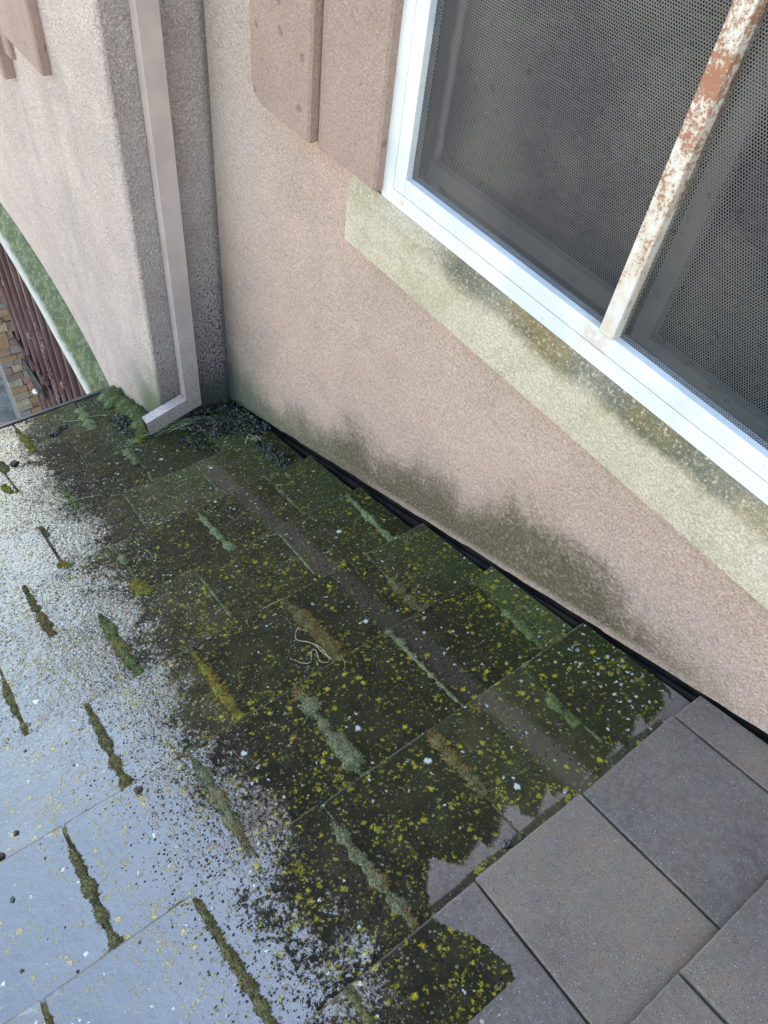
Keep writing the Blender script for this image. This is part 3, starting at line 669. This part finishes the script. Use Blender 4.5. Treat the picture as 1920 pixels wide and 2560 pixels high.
b = MB(); b.box(-2.93, .3, GY+.07, GY+.10, -3.0, .16); b.build('back_panel', M['irondark'], gate)
xg = np.arange(-2.90, .1, .11)
for i, x in enumerate(xg):
    b = MB(); w = .009 if i % 3 else .016; dy = .0 if i % 2 else .03
    b.box(x-w, x+w, GY+dy-.012, GY+dy+.012, -2.95, .10); b.build('bar', M['iron'], gate, bevel=.003)
for za in (-1.74, -2.90, .06):
    b = MB(); b.box(-2.93, .25, GY-.014, GY+.04, za, za+.05); b.build('rail', M['irondark'], gate, bevel=.004)
def leaf(u, z, s, ang, b):
    pts = []
    for q, r_ in ((0, 1), (.35, .36), (.8, .62), (1.3, .30), (1.9, .46), (2.5, .22), (math.pi, .55), (-2.5, .22), (-1.9, .46), (-1.3, .30), (-.8, .62), (-.35, .36)):
        pts.append((u + s*r_*math.cos(q+ang), z + s*r_*math.sin(q+ang)))
    b.prism(None, [(p[0], GY-.018, p[1]) for p in pts], [(p[0], GY-.030-.01*random.random(), p[1]) for p in pts])
for i in range(14):
    b = MB(); x = xg[random.randrange(2, len(xg)-2)]; z = -2.7+2.5*random.random()
    leaf(x, z, .055, math.pi/2+random.uniform(-.4, .4), b); leaf(x+.03, z+.06, .035, .8, b)
    b.build('leaf_ornament', M['iron'], gate)
for x0 in (-1.75,):
    b = MB()
    for q in range(22):
        z = -2.3 + q*.075; x = x0 + .035*math.sin(q*1.1)
        leaf(x, z, .05, random.uniform(0, 6), b)
    b.build('scroll_vine', M['iron'], gate)
bm = bmesh.new(); bmesh.ops.create_uvsphere(bm, u_segments=16, v_segments=10, radius=.035)
me = bpy.data.meshes.new('handle'); bm.to_mesh(me); bm.free(); me.materials.append(M['steel']); me.polygons.foreach_set('use_smooth', [True]*len(me.polygons))
hd = bpy.data.objects.new('handle', me); COL.objects.link(hd); hd.location = (-2.36, GY-.07, -1.93); hd.parent = gate
b = MB(); b.box(-2.75, -2.30, GY-.03, GY-.02, -2.02, -1.86); b.build('lock_plate', M['metal'], gate, bevel=.004)
# stone pillar
def mat_stone():
    t = NT('ledge_stone'); at = t.n('ShaderNodeAttribute', attribute_name='tone'); c = at.outputs['Color']
    f = t.noise(t.pos, 45, 4, .7); col = t.mix(t.ramp(f, .35, .7, 0, .5), c, (.10, .085, .07)); t.done(col, .8, t.bump(t.noise(t.pos, 60, 4), .006)); return t.m
pil = tag(empty('stone_pillar'), 'gate pillar faced with split tan and brown ledge stones', 'pillar')
b = MB(); b.box(-3.25, -2.965, -.735, -.35, -3.0, -.6); b.build('core', mat_plain('grey_render', (.12, .125, .13), (.17, .175, .18), 6, .8), pil, bevel=.004)
V = []; F = []; tones = []; z = -3.0; TON = [(.42, .30, .19), (.33, .22, .16), (.36, .34, .28), (.46, .40, .30), (.26, .19, .17), (.38, .25, .14), (.30, .29, .27)]
while z < -.6:
    hgt = random.uniform(.055, .095); y = -.742
    while y < -.36:
        wd = random.uniform(.07, .17); y2 = min(y+wd, -.35); dx = random.uniform(0, .03); b = MB()
        b.box(-2.966, -2.945+dx, y+.003, y2-.003, z+.003, z+hgt-.003)
        n0 = len(V); tn = random.choice(TON)
        V += [(p[0]+(random.uniform(-.004, .006) if p[0] > -2.95 else 0), p[1]+random.uniform(-.003, .003), p[2]+random.uniform(-.005, .005)) for p in b.v]
        F += [tuple(n0+q for q in f) for f in b.f]; tones += [tn]*6; y = y2
    z += hgt
so_ = mesh('stone_facing', V, F, mat_stone(), pil)
ca = so_.data.color_attributes.new('tone', 'FLOAT_COLOR', 'CORNER')
flat = []
for p, tn in zip(so_.data.polygons, tones): flat += [*tn, 1]*p.loop_total
ca.data.foreach_set('color', flat)

# ------------------------------------------------------------------ moss cushions along the joints
def moss_mesh(name, pts, rad, mat, rust=(), dens=1.3, flat=.80, seed=0, up=.0, blade=.0050, lumpy=.85, taper=True, gaps=False):
    """pts: polyline of (s, y); rad: max radius; returns one mesh object"""
    rg = np.random.default_rng(seed+11); P = [np.array(p) for p in pts]
    seg = [np.linalg.norm(b-a) for a, b in zip(P[:-1], P[1:])]; Lt = sum(seg)
    def at(t):
        d = t*Lt
        for i, l in enumerate(seg):
            if d <= l or i == len(seg)-1: return P[i] + (P[i+1]-P[i])*min(1, d/l)
            d -= l
    N = max(8, int(Lt/.006)); K = 12; V = []; F = []; MI = []
    def rr(t):
        l = .5 + .5*noise.noise((t*Lt*26, seed*3.7, 0)); l2 = .5+.5*noise.noise((t*Lt*70, seed*1.7, 4))
        q_ = max(0, min(1, (l-.24)/.46)); r = rad*((1-lumpy) + lumpy*(.30 + 1.0*q_)*(.72+.56*l2))
        if gaps: r *= max(.06, min(1, (noise.noise((t*Lt*30, seed*2.3, 9))+.12)*5))
        if taper: r *= min(1, .35 + t*(1.6+1.5*((seed*7) % 5)))*min(1, (1-t)/.05+.35)
        return r
    ctr = []
    for i in range(N+1):
        t = i/N; p = at(t); q = at(min(1, t+.01))-at(max(0, t-.01)); q /= max(1e-9, np.linalg.norm(q)); nn = np.array([-q[1], q[0]])
        off = .25*rad*noise.noise((t*Lt*18, seed, 7)); r = rr(t); ctr.append((p, nn, r, off))
        for j in range(K+1):
            a = math.pi*j/K; lr = r*(1+.22*noise.noise((t*Lt*55, a*1.6, seed)))
            w = p + nn*(math.cos(a)*lr+off); h = H(w[0]) + math.sin(a)*lr*flat + up - .003
            V.append(roof(w[0], w[1], h))
    for i in range(N):
        for j in range(K): a = i*(K+1)+j; F.append((a, a+K+1, a+K+2, a+1)); MI.append(0)
    F.append(tuple(range(K+1))[::-1]); F.append(tuple(N*(K+1)+j for j in range(K+1))); MI += [0, 0]
    nb = int(dens*Lt*rad*2/(.0000105))
    nb = min(nb, 4600)
    for _ in range(nb):
        t = rg.random(); i = min(N, int(t*N)); p, nn, r, off = ctr[i]; p = at(t); a = math.pi*rg.random(); lr = r*(1+.22*noise.noise((t*Lt*55, a*1.6, seed)))
        w = p + nn*(math.cos(a)*lr+off); h = H(w[0]) + math.sin(a)*lr*flat + up - .003
        base = Vector(roof(w[0], w[1], h)); ow = Vector((0, 0, 0))
        d = Vector(roof(0, 0, 0)); no = Vector((-ST, 0, CT))*math.sin(a) + Vector((nn[0]*CT, nn[1], nn[0]*ST))*math.cos(a)
        isr = any(lo <= t <= hi for lo, hi in rust) and rg.random() < .62
        L = blade*(.5+rg.random())*(1.7 if isr else 1); wd = L*(.16 if isr else .30)
        di = (no + Vector(rg.normal(0, .45, 3))).normalized(); sd_ = di.cross(Vector(rg.normal(0, 1, 3))).normalized()*wd
        n0 = len(V); V += [tuple(base-sd_), tuple(base+sd_), tuple(base+di*L+sd_*.3)]; F.append((n0, n0+1, n0+2)); MI.append(1 if isr else 0)
    o = mesh(name, V, F, [MOSS[mat], M['rust']], None, False, MI)
    return o
MS = [(0.048,-1.165,0.360,-1.163,0.0196,'lime',''),(0.069,-0.846,0.351,-0.868,0.0325,'pale',''),(0.342,-1.329,0.483,-1.317,0.0232,'olive',''),
(0.590,-1.362,0.739,-1.324,0.0193,'lime',''),(0.808,-1.173,1.045,-1.162,0.0127,'green',''),(1.075,-1.332,1.184,-1.320,0.0198,'olive','0,.5'),
(1.390,-1.337,1.473,-1.321,0.0250,'lime','0,.8'),(0.752,-0.837,0.894,-0.839,0.0254,'grey',''),(1.482,-1.160,1.598,-1.152,0.0177,'grey',''),
(1.717,-1.165,1.842,-1.151,0.0263,'lime','.1,.7'),(1.461,-1.484,1.828,-1.476,0.0183,'olive','.55,.9'),(1.820,-1.324,2.192,-1.319,0.0201,'green','.45,.7'),
(1.913,-1.659,2.185,-1.651,0.0163,'olive','.8,1'),(2.192,-1.490,2.552,-1.497,0.0173,'olive','.68,.8'),(2.615,-1.664,2.931,-1.659,0.0152,'olive',''),
(2.971,-1.819,3.12,-1.811,0.0098,'olive',''),(2.942,-1.487,3.287,-1.472,0.0177,'olive',''),(3.305,-1.323,3.56,-1.329,0.0136,'olive',''),
(2.592,-1.328,2.937,-1.335,0.0194,'grey','.38,.52;.68,.9'),(2.981,-1.153,3.297,-1.146,0.0210,'grey','.48,.68;.85,1'),(2.203,-1.161,2.553,-1.165,0.0231,'lime','.15,1'),
(2.556,-0.994,2.935,-1.008,0.0275,'grey','0,.12'),(2.196,-0.831,2.560,-0.829,0.0286,'olive','.25,.95'),(1.475,-0.820,1.832,-0.820,0.0201,'pale',''),
(1.456,-0.495,1.832,-0.508,0.0112,'grey',''),(1.827,-0.332,2.199,-0.368,0.0157,'pale',''),(1.829,-0.986,2.131,-0.990,0.0115,'grey','.8,1'),
(2.346,-0.510,2.559,-0.525,0.0248,'olive',''),(2.622,-0.346,2.912,-0.372,0.0193,'green',''),(2.551,-0.670,2.634,-0.667,0.0143,'grey',''),
(3.052,-0.503,3.161,-0.513,0.0187,'green',''),(2.921,-0.820,3.157,-0.824,0.0237,'olive','0,.7'),(2.545,-0.335,2.585,-0.340,0.0115,'green','')]
ORD = ['first', 'second', 'third', 'fourth', 'fifth', 'sixth', 'seventh', 'eighth', 'ninth', 'tenth', 'eleventh']
LOOK = {'lime': 'yellow-green', 'pale': 'pale mint green', 'olive': 'dull olive', 'green': 'deep green', 'grey': 'grey-green'}
for i, (s0, y0, s1, y1, r, mt, ru) in enumerate(MS):
    rs = [tuple(float(q) for q in a.split(',')) for a in ru.split(';')] if ru else []
    ln = math.hypot(s1-s0, y1-y0)
    o = moss_mesh('moss_cushion', [(s0, y0), ((s0+s1)/2, (y0+y1)/2+RNG.normal(0, .003)), (s1, y1)], r*.80, mt, rs, seed=i, taper=ln > .2)
    k = row_of((s0+s1)/2); jn = round((-(y0+y1)/2 - (.335 if k % 2 else .49))/.333)
    shape = ('long ' if ln > .3 else 'short ' if ln > .15 else 'round ')
    tag(o, f"{shape}{LOOK[mt]} {'rusty ' if rs else ''}moss, {ORD[k]} tile course from eave, {ORD[max(0,jn)]} joint from window wall", 'moss', 'moss cushions in the joints between tiles')

# thin dirt and lichen lines in the remaining joints and at butt edges: part of the roof
def joint_dirt(pts, r, mat, seed, rust=()):
    o = moss_mesh('joint_moss', pts, r, mat, rust, seed=seed, blade=.003, taper=False, lumpy=.9, dens=.8, flat=.6, gaps=True); o.parent = roofo; return o
q = 100
for pts, r, mt, ru in [
    ([(1.12, -.66), (1.45, -.675)], .006, 'grey', ()), ([(1.12, -.988), (1.45, -1.003)], .006, 'grey', ()), ([(.40, -1.0), (.72, -1.014)], .007, 'grey', ()),
    ([(.90, -.84), (1.10, -.843)], .006, 'grey', ()), ([(1.84, -.652), (2.19, -.672)], .006, 'grey', ()), ([(2.19, -.497), (2.35, -.512)], .005, 'grey', ()),
    ([(2.60, -.672), (2.92, -.682)], .0075, 'grey', ()), ([(2.92, -.485), (3.29, -.507)], .006, 'green', ()), ([(2.925, -.49), (2.925, -.82)], .006, 'grey', ()),
    ([(2.927, -.83), (2.925, -1.14)], .006, 'olive', ((0, .8),)), ([(2.925, -.37), (2.928, -.49)], .010, 'green', ()), ([(2.547, -.84), (2.548, -.985)], .007, 'olive', ((.1, .9),)),
    ([(2.548, -.53), (2.55, -.66)], .004, 'grey', ()), ([(2.560, -1.17), (2.562, -1.32)], .006, 'olive', ((0, 1),)), ([(3.302, -.36), (3.303, -.65)], .004, 'green', ()),
    ([(3.298, -.24), (3.300, -.33)], .003, 'lime', ()), ([(3.30, -.70), (3.302, -1.14)], .004, 'green', ()), ([(3.302, -.985), (3.304, -1.0)], .010, 'pale', ()), ([(3.303, -.655), (3.305, -.67)], .010, 'pale', ()),
    ([(2.19, -.37), (2.195, -.50)], .005, 'green', ()), ([(2.928, -1.50), (2.93, -1.54)], .008, 'olive', ((0, 1),)), ([(2.19, -1.50), (2.19, -1.62)], .005, 'olive', ()),
    ([(2.55, -1.34), (2.552, -1.36)], .010, 'olive', ((0, 1),)), ([(3.11, -.345), (3.29, -.345)], .002, 'olive', ()), ([(1.13, -1.335), (1.38, -1.333)], .005, 'olive', ())]:
    q += 1; joint_dirt(pts, r, mt, q, ru)

for k in range(1, 10):                                   # thin, broken growth along every joint
    for jn, (ya, yb) in enumerate(JROW[k]):
        if k == 9 and jn < 3: continue
        q += 1; joint_dirt([(SK[k]+.01, ya), (SK[k]+.19, (ya+yb)/2), (SK[k+1]-.005, yb)], .0045, ['grey', 'olive', 'olive', 'green'][q % 4], q, ((.6, .8),) if q % 3 == 0 else ())
    ya = JROW[k][0][0]
    if k > 1 and k < 9: q += 1; joint_dirt([(SK[k]-.002, -.30), (SK[k]-.001, -.7), (SK[k]-.002, -1.25)], .0030, 'olive' if k > 5 else 'grey', q, ((.5, .7),) if k > 5 else ())
# mossy berm against the foot of the entry wall, and litter in the corner
berm = moss_mesh('moss_cushion', [(.02, -.655), (.15, -.655), (.35, -.655), (.52, -.66), (.60, -.70)], .050, 'green', (), seed=61, taper=False, lumpy=.7, dens=.8, blade=.006)
tag(berm, 'thick bright green moss bank along the foot of the entry wall', 'moss')
b2 = moss_mesh('moss_cushion', [(.00, -.68), (.10, -.70), (.17, -.69)], .045, 'pale', (), seed=62, taper=False, lumpy=.7, blade=.006)
tag(b2, 'curled pale green moss lump at the eave end of the entry wall', 'moss')
b3 = moss_mesh('moss_cushion', [(.63, -.72), (.66, -.76)], .028, 'lime', (), seed=63, taper=False, lumpy=.6)
tag(b3, 'small yellow-green moss tuft just below the downspout outlet', 'moss')

# ------------------------------------------------------------------ loose stuff on the tiles
def crumbs(name, pts, sizes, mat, label, squash=.6, parent=None):
    n = len(pts); V = np.zeros((n*7, 3)); F = []
    ring = [(math.cos(q*math.pi/3*1.2), math.sin(q*math.pi/3*1.2)) for q in range(5)]
    no = np.array([-ST, 0, CT]); us = np.array([CT, 0, ST]); ry = np.array([0, 1, 0])
    for i, ((s, y), r) in enumerate(zip(pts, sizes)):
        h = H(s); c = np.array(roof(s, y, h-.0005)); a0 = RNG.random()*6; el = .6+.8*RNG.random()
        for q in range(5):
            a = a0+q*2*math.pi/5; rr = r*(.75+.5*RNG.random())
            V[i*7+q] = c + us*(math.cos(a)*rr*el) + ry*(math.sin(a)*rr)
        V[i*7+5] = c + no*r*squash*(1+.4*RNG.random()) + us*r*.2*(RNG.random()-.5); V[i*7+6] = V[i*7+5] + us*r*.3*(RNG.random()) - no*r*.15
        b_ = i*7
        for q in range(5): F.append((b_+q, b_+(q+1) % 5, b_+5+(1 if q > 2 else 0)))
        F.append((b_+5, b_+3, b_+6)); F.append((b_+0, b_+5, b_+6))
    o = mesh(name, V.tolist(), F, mat, parent); tag(o, label, 'debris', kind='stuff'); return o
def scatter(n, dens, s=(0.02, 3.6), y=(-2.4, -.27)):
    out = []
    while len(out) < n:
        a = RNG.uniform(*s); b_ = RNG.uniform(*y)
        if b_ > -.64 and a < .62: continue
        if a > 3.22 and b_ > -1.1: continue
        if RNG.random() < dens(a, b_): out.append((a, b_))
    return out
def up_d(s, y):
    w = .5+.5*noise.noise((s*3, y*3, 0)); w2 = .5+.5*noise.noise((s*14, y*14, 3))
    base = max(0, min(1, (2.7-s)/1.2)); left = max(0, min(1, (-.75-y)/.35+.25)) * max(0, min(1, (y+2.1)/.5))
    return base*left*w*(w2**1.5)*1.6 + .03
p = scatter(15000, up_d); crumbs('lichen_crumbs', p, RNG.gamma(3, .00055, len(p))+.0006, M['crumb'], 'pale lichen crumbs strewn thickly over the wet tiles')
p = scatter(9000, lambda s, y: (.25 if s < 1.9 or y > -1.3 else .03)+up_d(s, y)*.8); crumbs('moss_grit', p, RNG.gamma(2.2, .0006, len(p))+.0006, M['grit'], 'dark specks of grit and moss on the wet tiles')
# corner litter: small curled dark flakes
def litter(name, n, f, mat, size, label, thick=.03):
    V = []; F = []
    for _ in range(n):
        s, y, hh = f(); c = Vector(roof(s, y, H(s)+hh)); a = Vector(RNG.normal(0, 1, 3)).normalized(); b_ = a.cross(Vector(RNG.normal(0, 1, 3))).normalized(); cc = a.cross(b_)
        r = size*(.4+RNG.random()); n0 = len(V)
        V += [tuple(c+a*r), tuple(c+b_*r*.6+cc*r*.3), tuple(c-a*r), tuple(c-b_*r*.6+cc*r*.3)]; F += [(n0, n0+1, n0+2), (n0, n0+2, n0+3)]
    o = mesh(name, V, F, mat); return tag(o, label, 'debris', kind='stuff')
PATHS = [((.63, -.50), (.70, -.34), .06, .05), ((.70, -.30), (1.08, -.30), .05, .04), ((.80, -.48), (.95, -.40), .06, .03), ((.86, -.60), (1.02, -.53), .025, .012), ((1.16, -.37), (1.26, -.36), .02, .02), ((1.32, -.36), (1.40, -.37), .025, .025), ((.2, -.95), (.26, -1.05), .02, .012), ((.30, -.72), (.55, -.74), .04, .014)]
WT = np.array([3, 4, 3, .9, .9, 1.2, .4, 1.3]); WT = WT/WT.sum()
def lit():
    a, b_, w, h = PATHS[RNG.choice(len(PATHS), p=WT)]; t = RNG.random()
    return a[0]+(b_[0]-a[0])*t+RNG.normal(0, w*.6), min(-.262, a[1]+(b_[1]-a[1])*t+RNG.normal(0, w*.6)), abs(RNG.normal(0, h*.5))
litter('leaf_litter', 2600, lit, M['litter'], .0085, 'heap of black rotted leaf litter in the corner under the downspout')
litter('moss_scraps', 1300, lit, MOSS['green'], .006, 'green moss scraps mixed through the dark corner litter')

# named single bits
def lump(s, y, r, mat, name, label, cat, el=1.35, hgt=.5, seed=0):
    bm = bmesh.new(); bmesh.ops.create_icosphere(bm, subdivisions=3, radius=1)
    for v in bm.verts:
        d = 1+.55*noise.noise(v.co*1.5+Vector((seed*5.1, 0, 0)))+.28*noise.noise(v.co*4+Vector((seed, 0, 0)))
        r_ = r*.8; q = v.co*d; v.co = Vector(roof(s + q.x*r_*el*.8, y + q.y*r_, H(s) + q.z*r_*hgt + r_*.3))
    me = bpy.data.meshes.new(name); bm.to_mesh(me); bm.free(); me.materials.append(mat); me.polygons.foreach_set('use_smooth', [True]*len(me.polygons))
    o = bpy.data.objects.new(name, me); COL.objects.link(o); return tag(o, label, cat)
for i, (s, y, r, mt, nm, lb, ct) in enumerate([
    (2.584, -1.479, .0115, 'clod', 'dirt_clod', 'black dirt clod on the wet tile just upslope of a long olive moss cushion', 'clod'),
    (2.477, -1.764, .0088, 'clod', 'dirt_clod', 'brown oval dirt clod alone on the sky-blue reflecting tile', 'clod'),
    (2.665, -1.813, .0075, 'pebble', 'pebble', 'small dark green pebble on the blue reflecting tile near the lower photo corner', 'pebble'),
    (2.832, -1.839, .0055, 'clod', 'dirt_clod', 'tiny round black clod below the green pebble on the reflecting tile', 'clod'),
    (2.497, -.922, .0098, 'pebble', 'pebble', 'smooth dark green pebble next to the pale straw tangle', 'pebble'),
    (.44, -1.27, .0240, 'clod', 'stone', 'grey-brown stone on the wet tiles near the dark eave edge', 'stone'),
    (3.159, -1.529, .0060, 'clod', 'dirt_clod', 'small brown clod beside the longest olive moss cushion', 'clod'),
    (2.515, -1.815, .0140, 'clod', 'dirt_clod', 'dark broken twig end at the very edge of the photo on blue wet tile', 'clod'),
    (3.277, -.874, .0125, 'litter', 'dirt_clod', 'black mossy clod at the edge of the washed tiles', 'clod'),
    (3.286, -.835, .0100, 'grit', 'dirt_clod', 'dark crumb plugging the joint end by the washed tiles', 'clod'),
    (2.907, -1.744, .0042, 'clod', 'dirt_clod', 'pea-sized grey clod below a long olive moss cushion', 'clod'),
    (2.704, -1.657, .0050, 'clod', 'dirt_clod', 'dark flake sticking out of the side of a long olive moss cushion', 'clod'),
    (2.245, -1.677, .0065, 'clod', 'dirt_clod', 'small dark red clod on the reflecting tile by the rusty end of a moss cushion', 'clod'),
    (.594, -.944, .0130, 'grit', 'dirt_clod', 'dark lump standing in the green-brown water film below the eave', 'clod'),
    (1.096, -.751, .0120, 'clod', 'dirt_clod', 'dark lump sitting on a butt edge left of the pale streak', 'clod')]):
    lump(s, y, r, M[mt], nm, lb, ct, seed=i)
def strand(name, pts, r, mat, label, cat='stem', sub=6, group=None):
    b = MB(); 
    for line in pts:
        P = [Vector(roof(s, y, H(s)+h)) for s, y, h in line]; Q = []
        for i in range(len(P)-1):
            p0, p1, p2, p3 = P[max(0, i-1)], P[i], P[i+1], P[min(len(P)-1, i+2)]
            for k in range(sub):
                t = k/sub; Q.append(.5*((2*p1)+(p2-p0)*t+(2*p0-5*p1+4*p2-p3)*t*t+(3*p1-p0-3*p2+p3)*t**3))
        Q.append(P[-1]); b.tube(Q, r, 5)
    return tag(b.build(name, mat, smooth=True), label, cat, group)
strand('straw_tangle', [[(2.382, -.850, .012), (2.362, -.872, .02), (2.385, -.893, .01), (2.43, -.872, .018), (2.470, -.858, .02), (2.512, -.858, .012), (2.525, -.868, .012), (2.505, -.884, .008), (2.465, -.872, .012), (2.455, -.882, .01), (2.485, -.904, .006), (2.475, -.925, .004), (2.443, -.939, .003)],
    [(2.41, -.875, .01), (2.45, -.866, .02), (2.49, -.862, .015), (2.53, -.850, .01)]], .0011, M['straw'], 'pale looped straw tangle beside a rusty-tipped moss cushion', 'straw')
strand('dry_leaf', [[(2.20, -.835, .006), (2.17, -.855, .008), (2.165, -.885, .005), (2.17, -.905, .003)]], .0018, M['grass'], 'thin dry grass blade curving off the head of a moss cushion', 'leaf')
strand('straw_tangle', [[(2.60, -.86, .004), (2.585, -.845, .01), (2.555, -.838, .006), (2.54, -.842, .004)]], .0008, M['straw'], 'single thin curved straw near the middle of the roof', 'straw')
g = []
for i in range(26):
    s0 = .66+RNG.normal(0, .03); y0 = -.60+RNG.normal(0, .05); g.append([(s0, y0, .015), (s0+.03+RNG.normal(0, .02), y0+.06+RNG.normal(0, .02), .03), (s0+.07+RNG.normal(0, .03), y0+.14+RNG.normal(0, .03), .012)])
for i in range(8):
    s0 = .66; g.append([(s0+RNG.normal(0, .01), -.64, .01), (s0-.01, -.72, .014), (s0+RNG.normal(0, .02), -.80+RNG.normal(0, .02), .004)])
strand('grass_tuft', g, .0011, M['grass'], 'wisp of pale green grass stems lying under the downspout elbow', 'grass')
g = [[(.99, -1.17, .012), (.93, -1.22, .02), (.86, -1.27, .012), (.80, -1.33, .004)], [(.98, -1.16, .012), (.90, -1.24, .016), (.85, -1.30, .004)], [(.985, -1.165, .01), (1.01, -1.10, .012), (1.02, -1.05, .004)]]
strand('grass_tuft', g, .0011, M['grass'], 'thin pale stems spreading from a moss cushion on the white reflecting tiles', 'grass')
g = [[(1.17, -.375, .02), (1.14, -.40, .03), (1.15, -.42, .01)], [(1.17, -.37, .02), (1.12, -.38, .03), (1.13, -.41, .01)], [(1.20, -.36, .02), (1.15, -.365, .03), (1.14, -.39, .01)]]
strand('straw_tangle', g, .0013, M['straw'], 'curl of yellow-green stems on the litter by the wall flashing', 'straw')
strand('twig', [[(.26, -.76, .006), (.22, -.82, .009), (.20, -.90, .008), (.15, -.96, .004)]], .0016, M['grass'], 'thin twig lying close to the eave beside pale moss', 'twig')
strand('twig', [[(3.20, -1.15, .004), (3.24, -1.20, .006), (3.30, -1.27, .003)]], .0010, M['clod'], 'thin dark twig on the lichened tile low in the photo', 'twig')
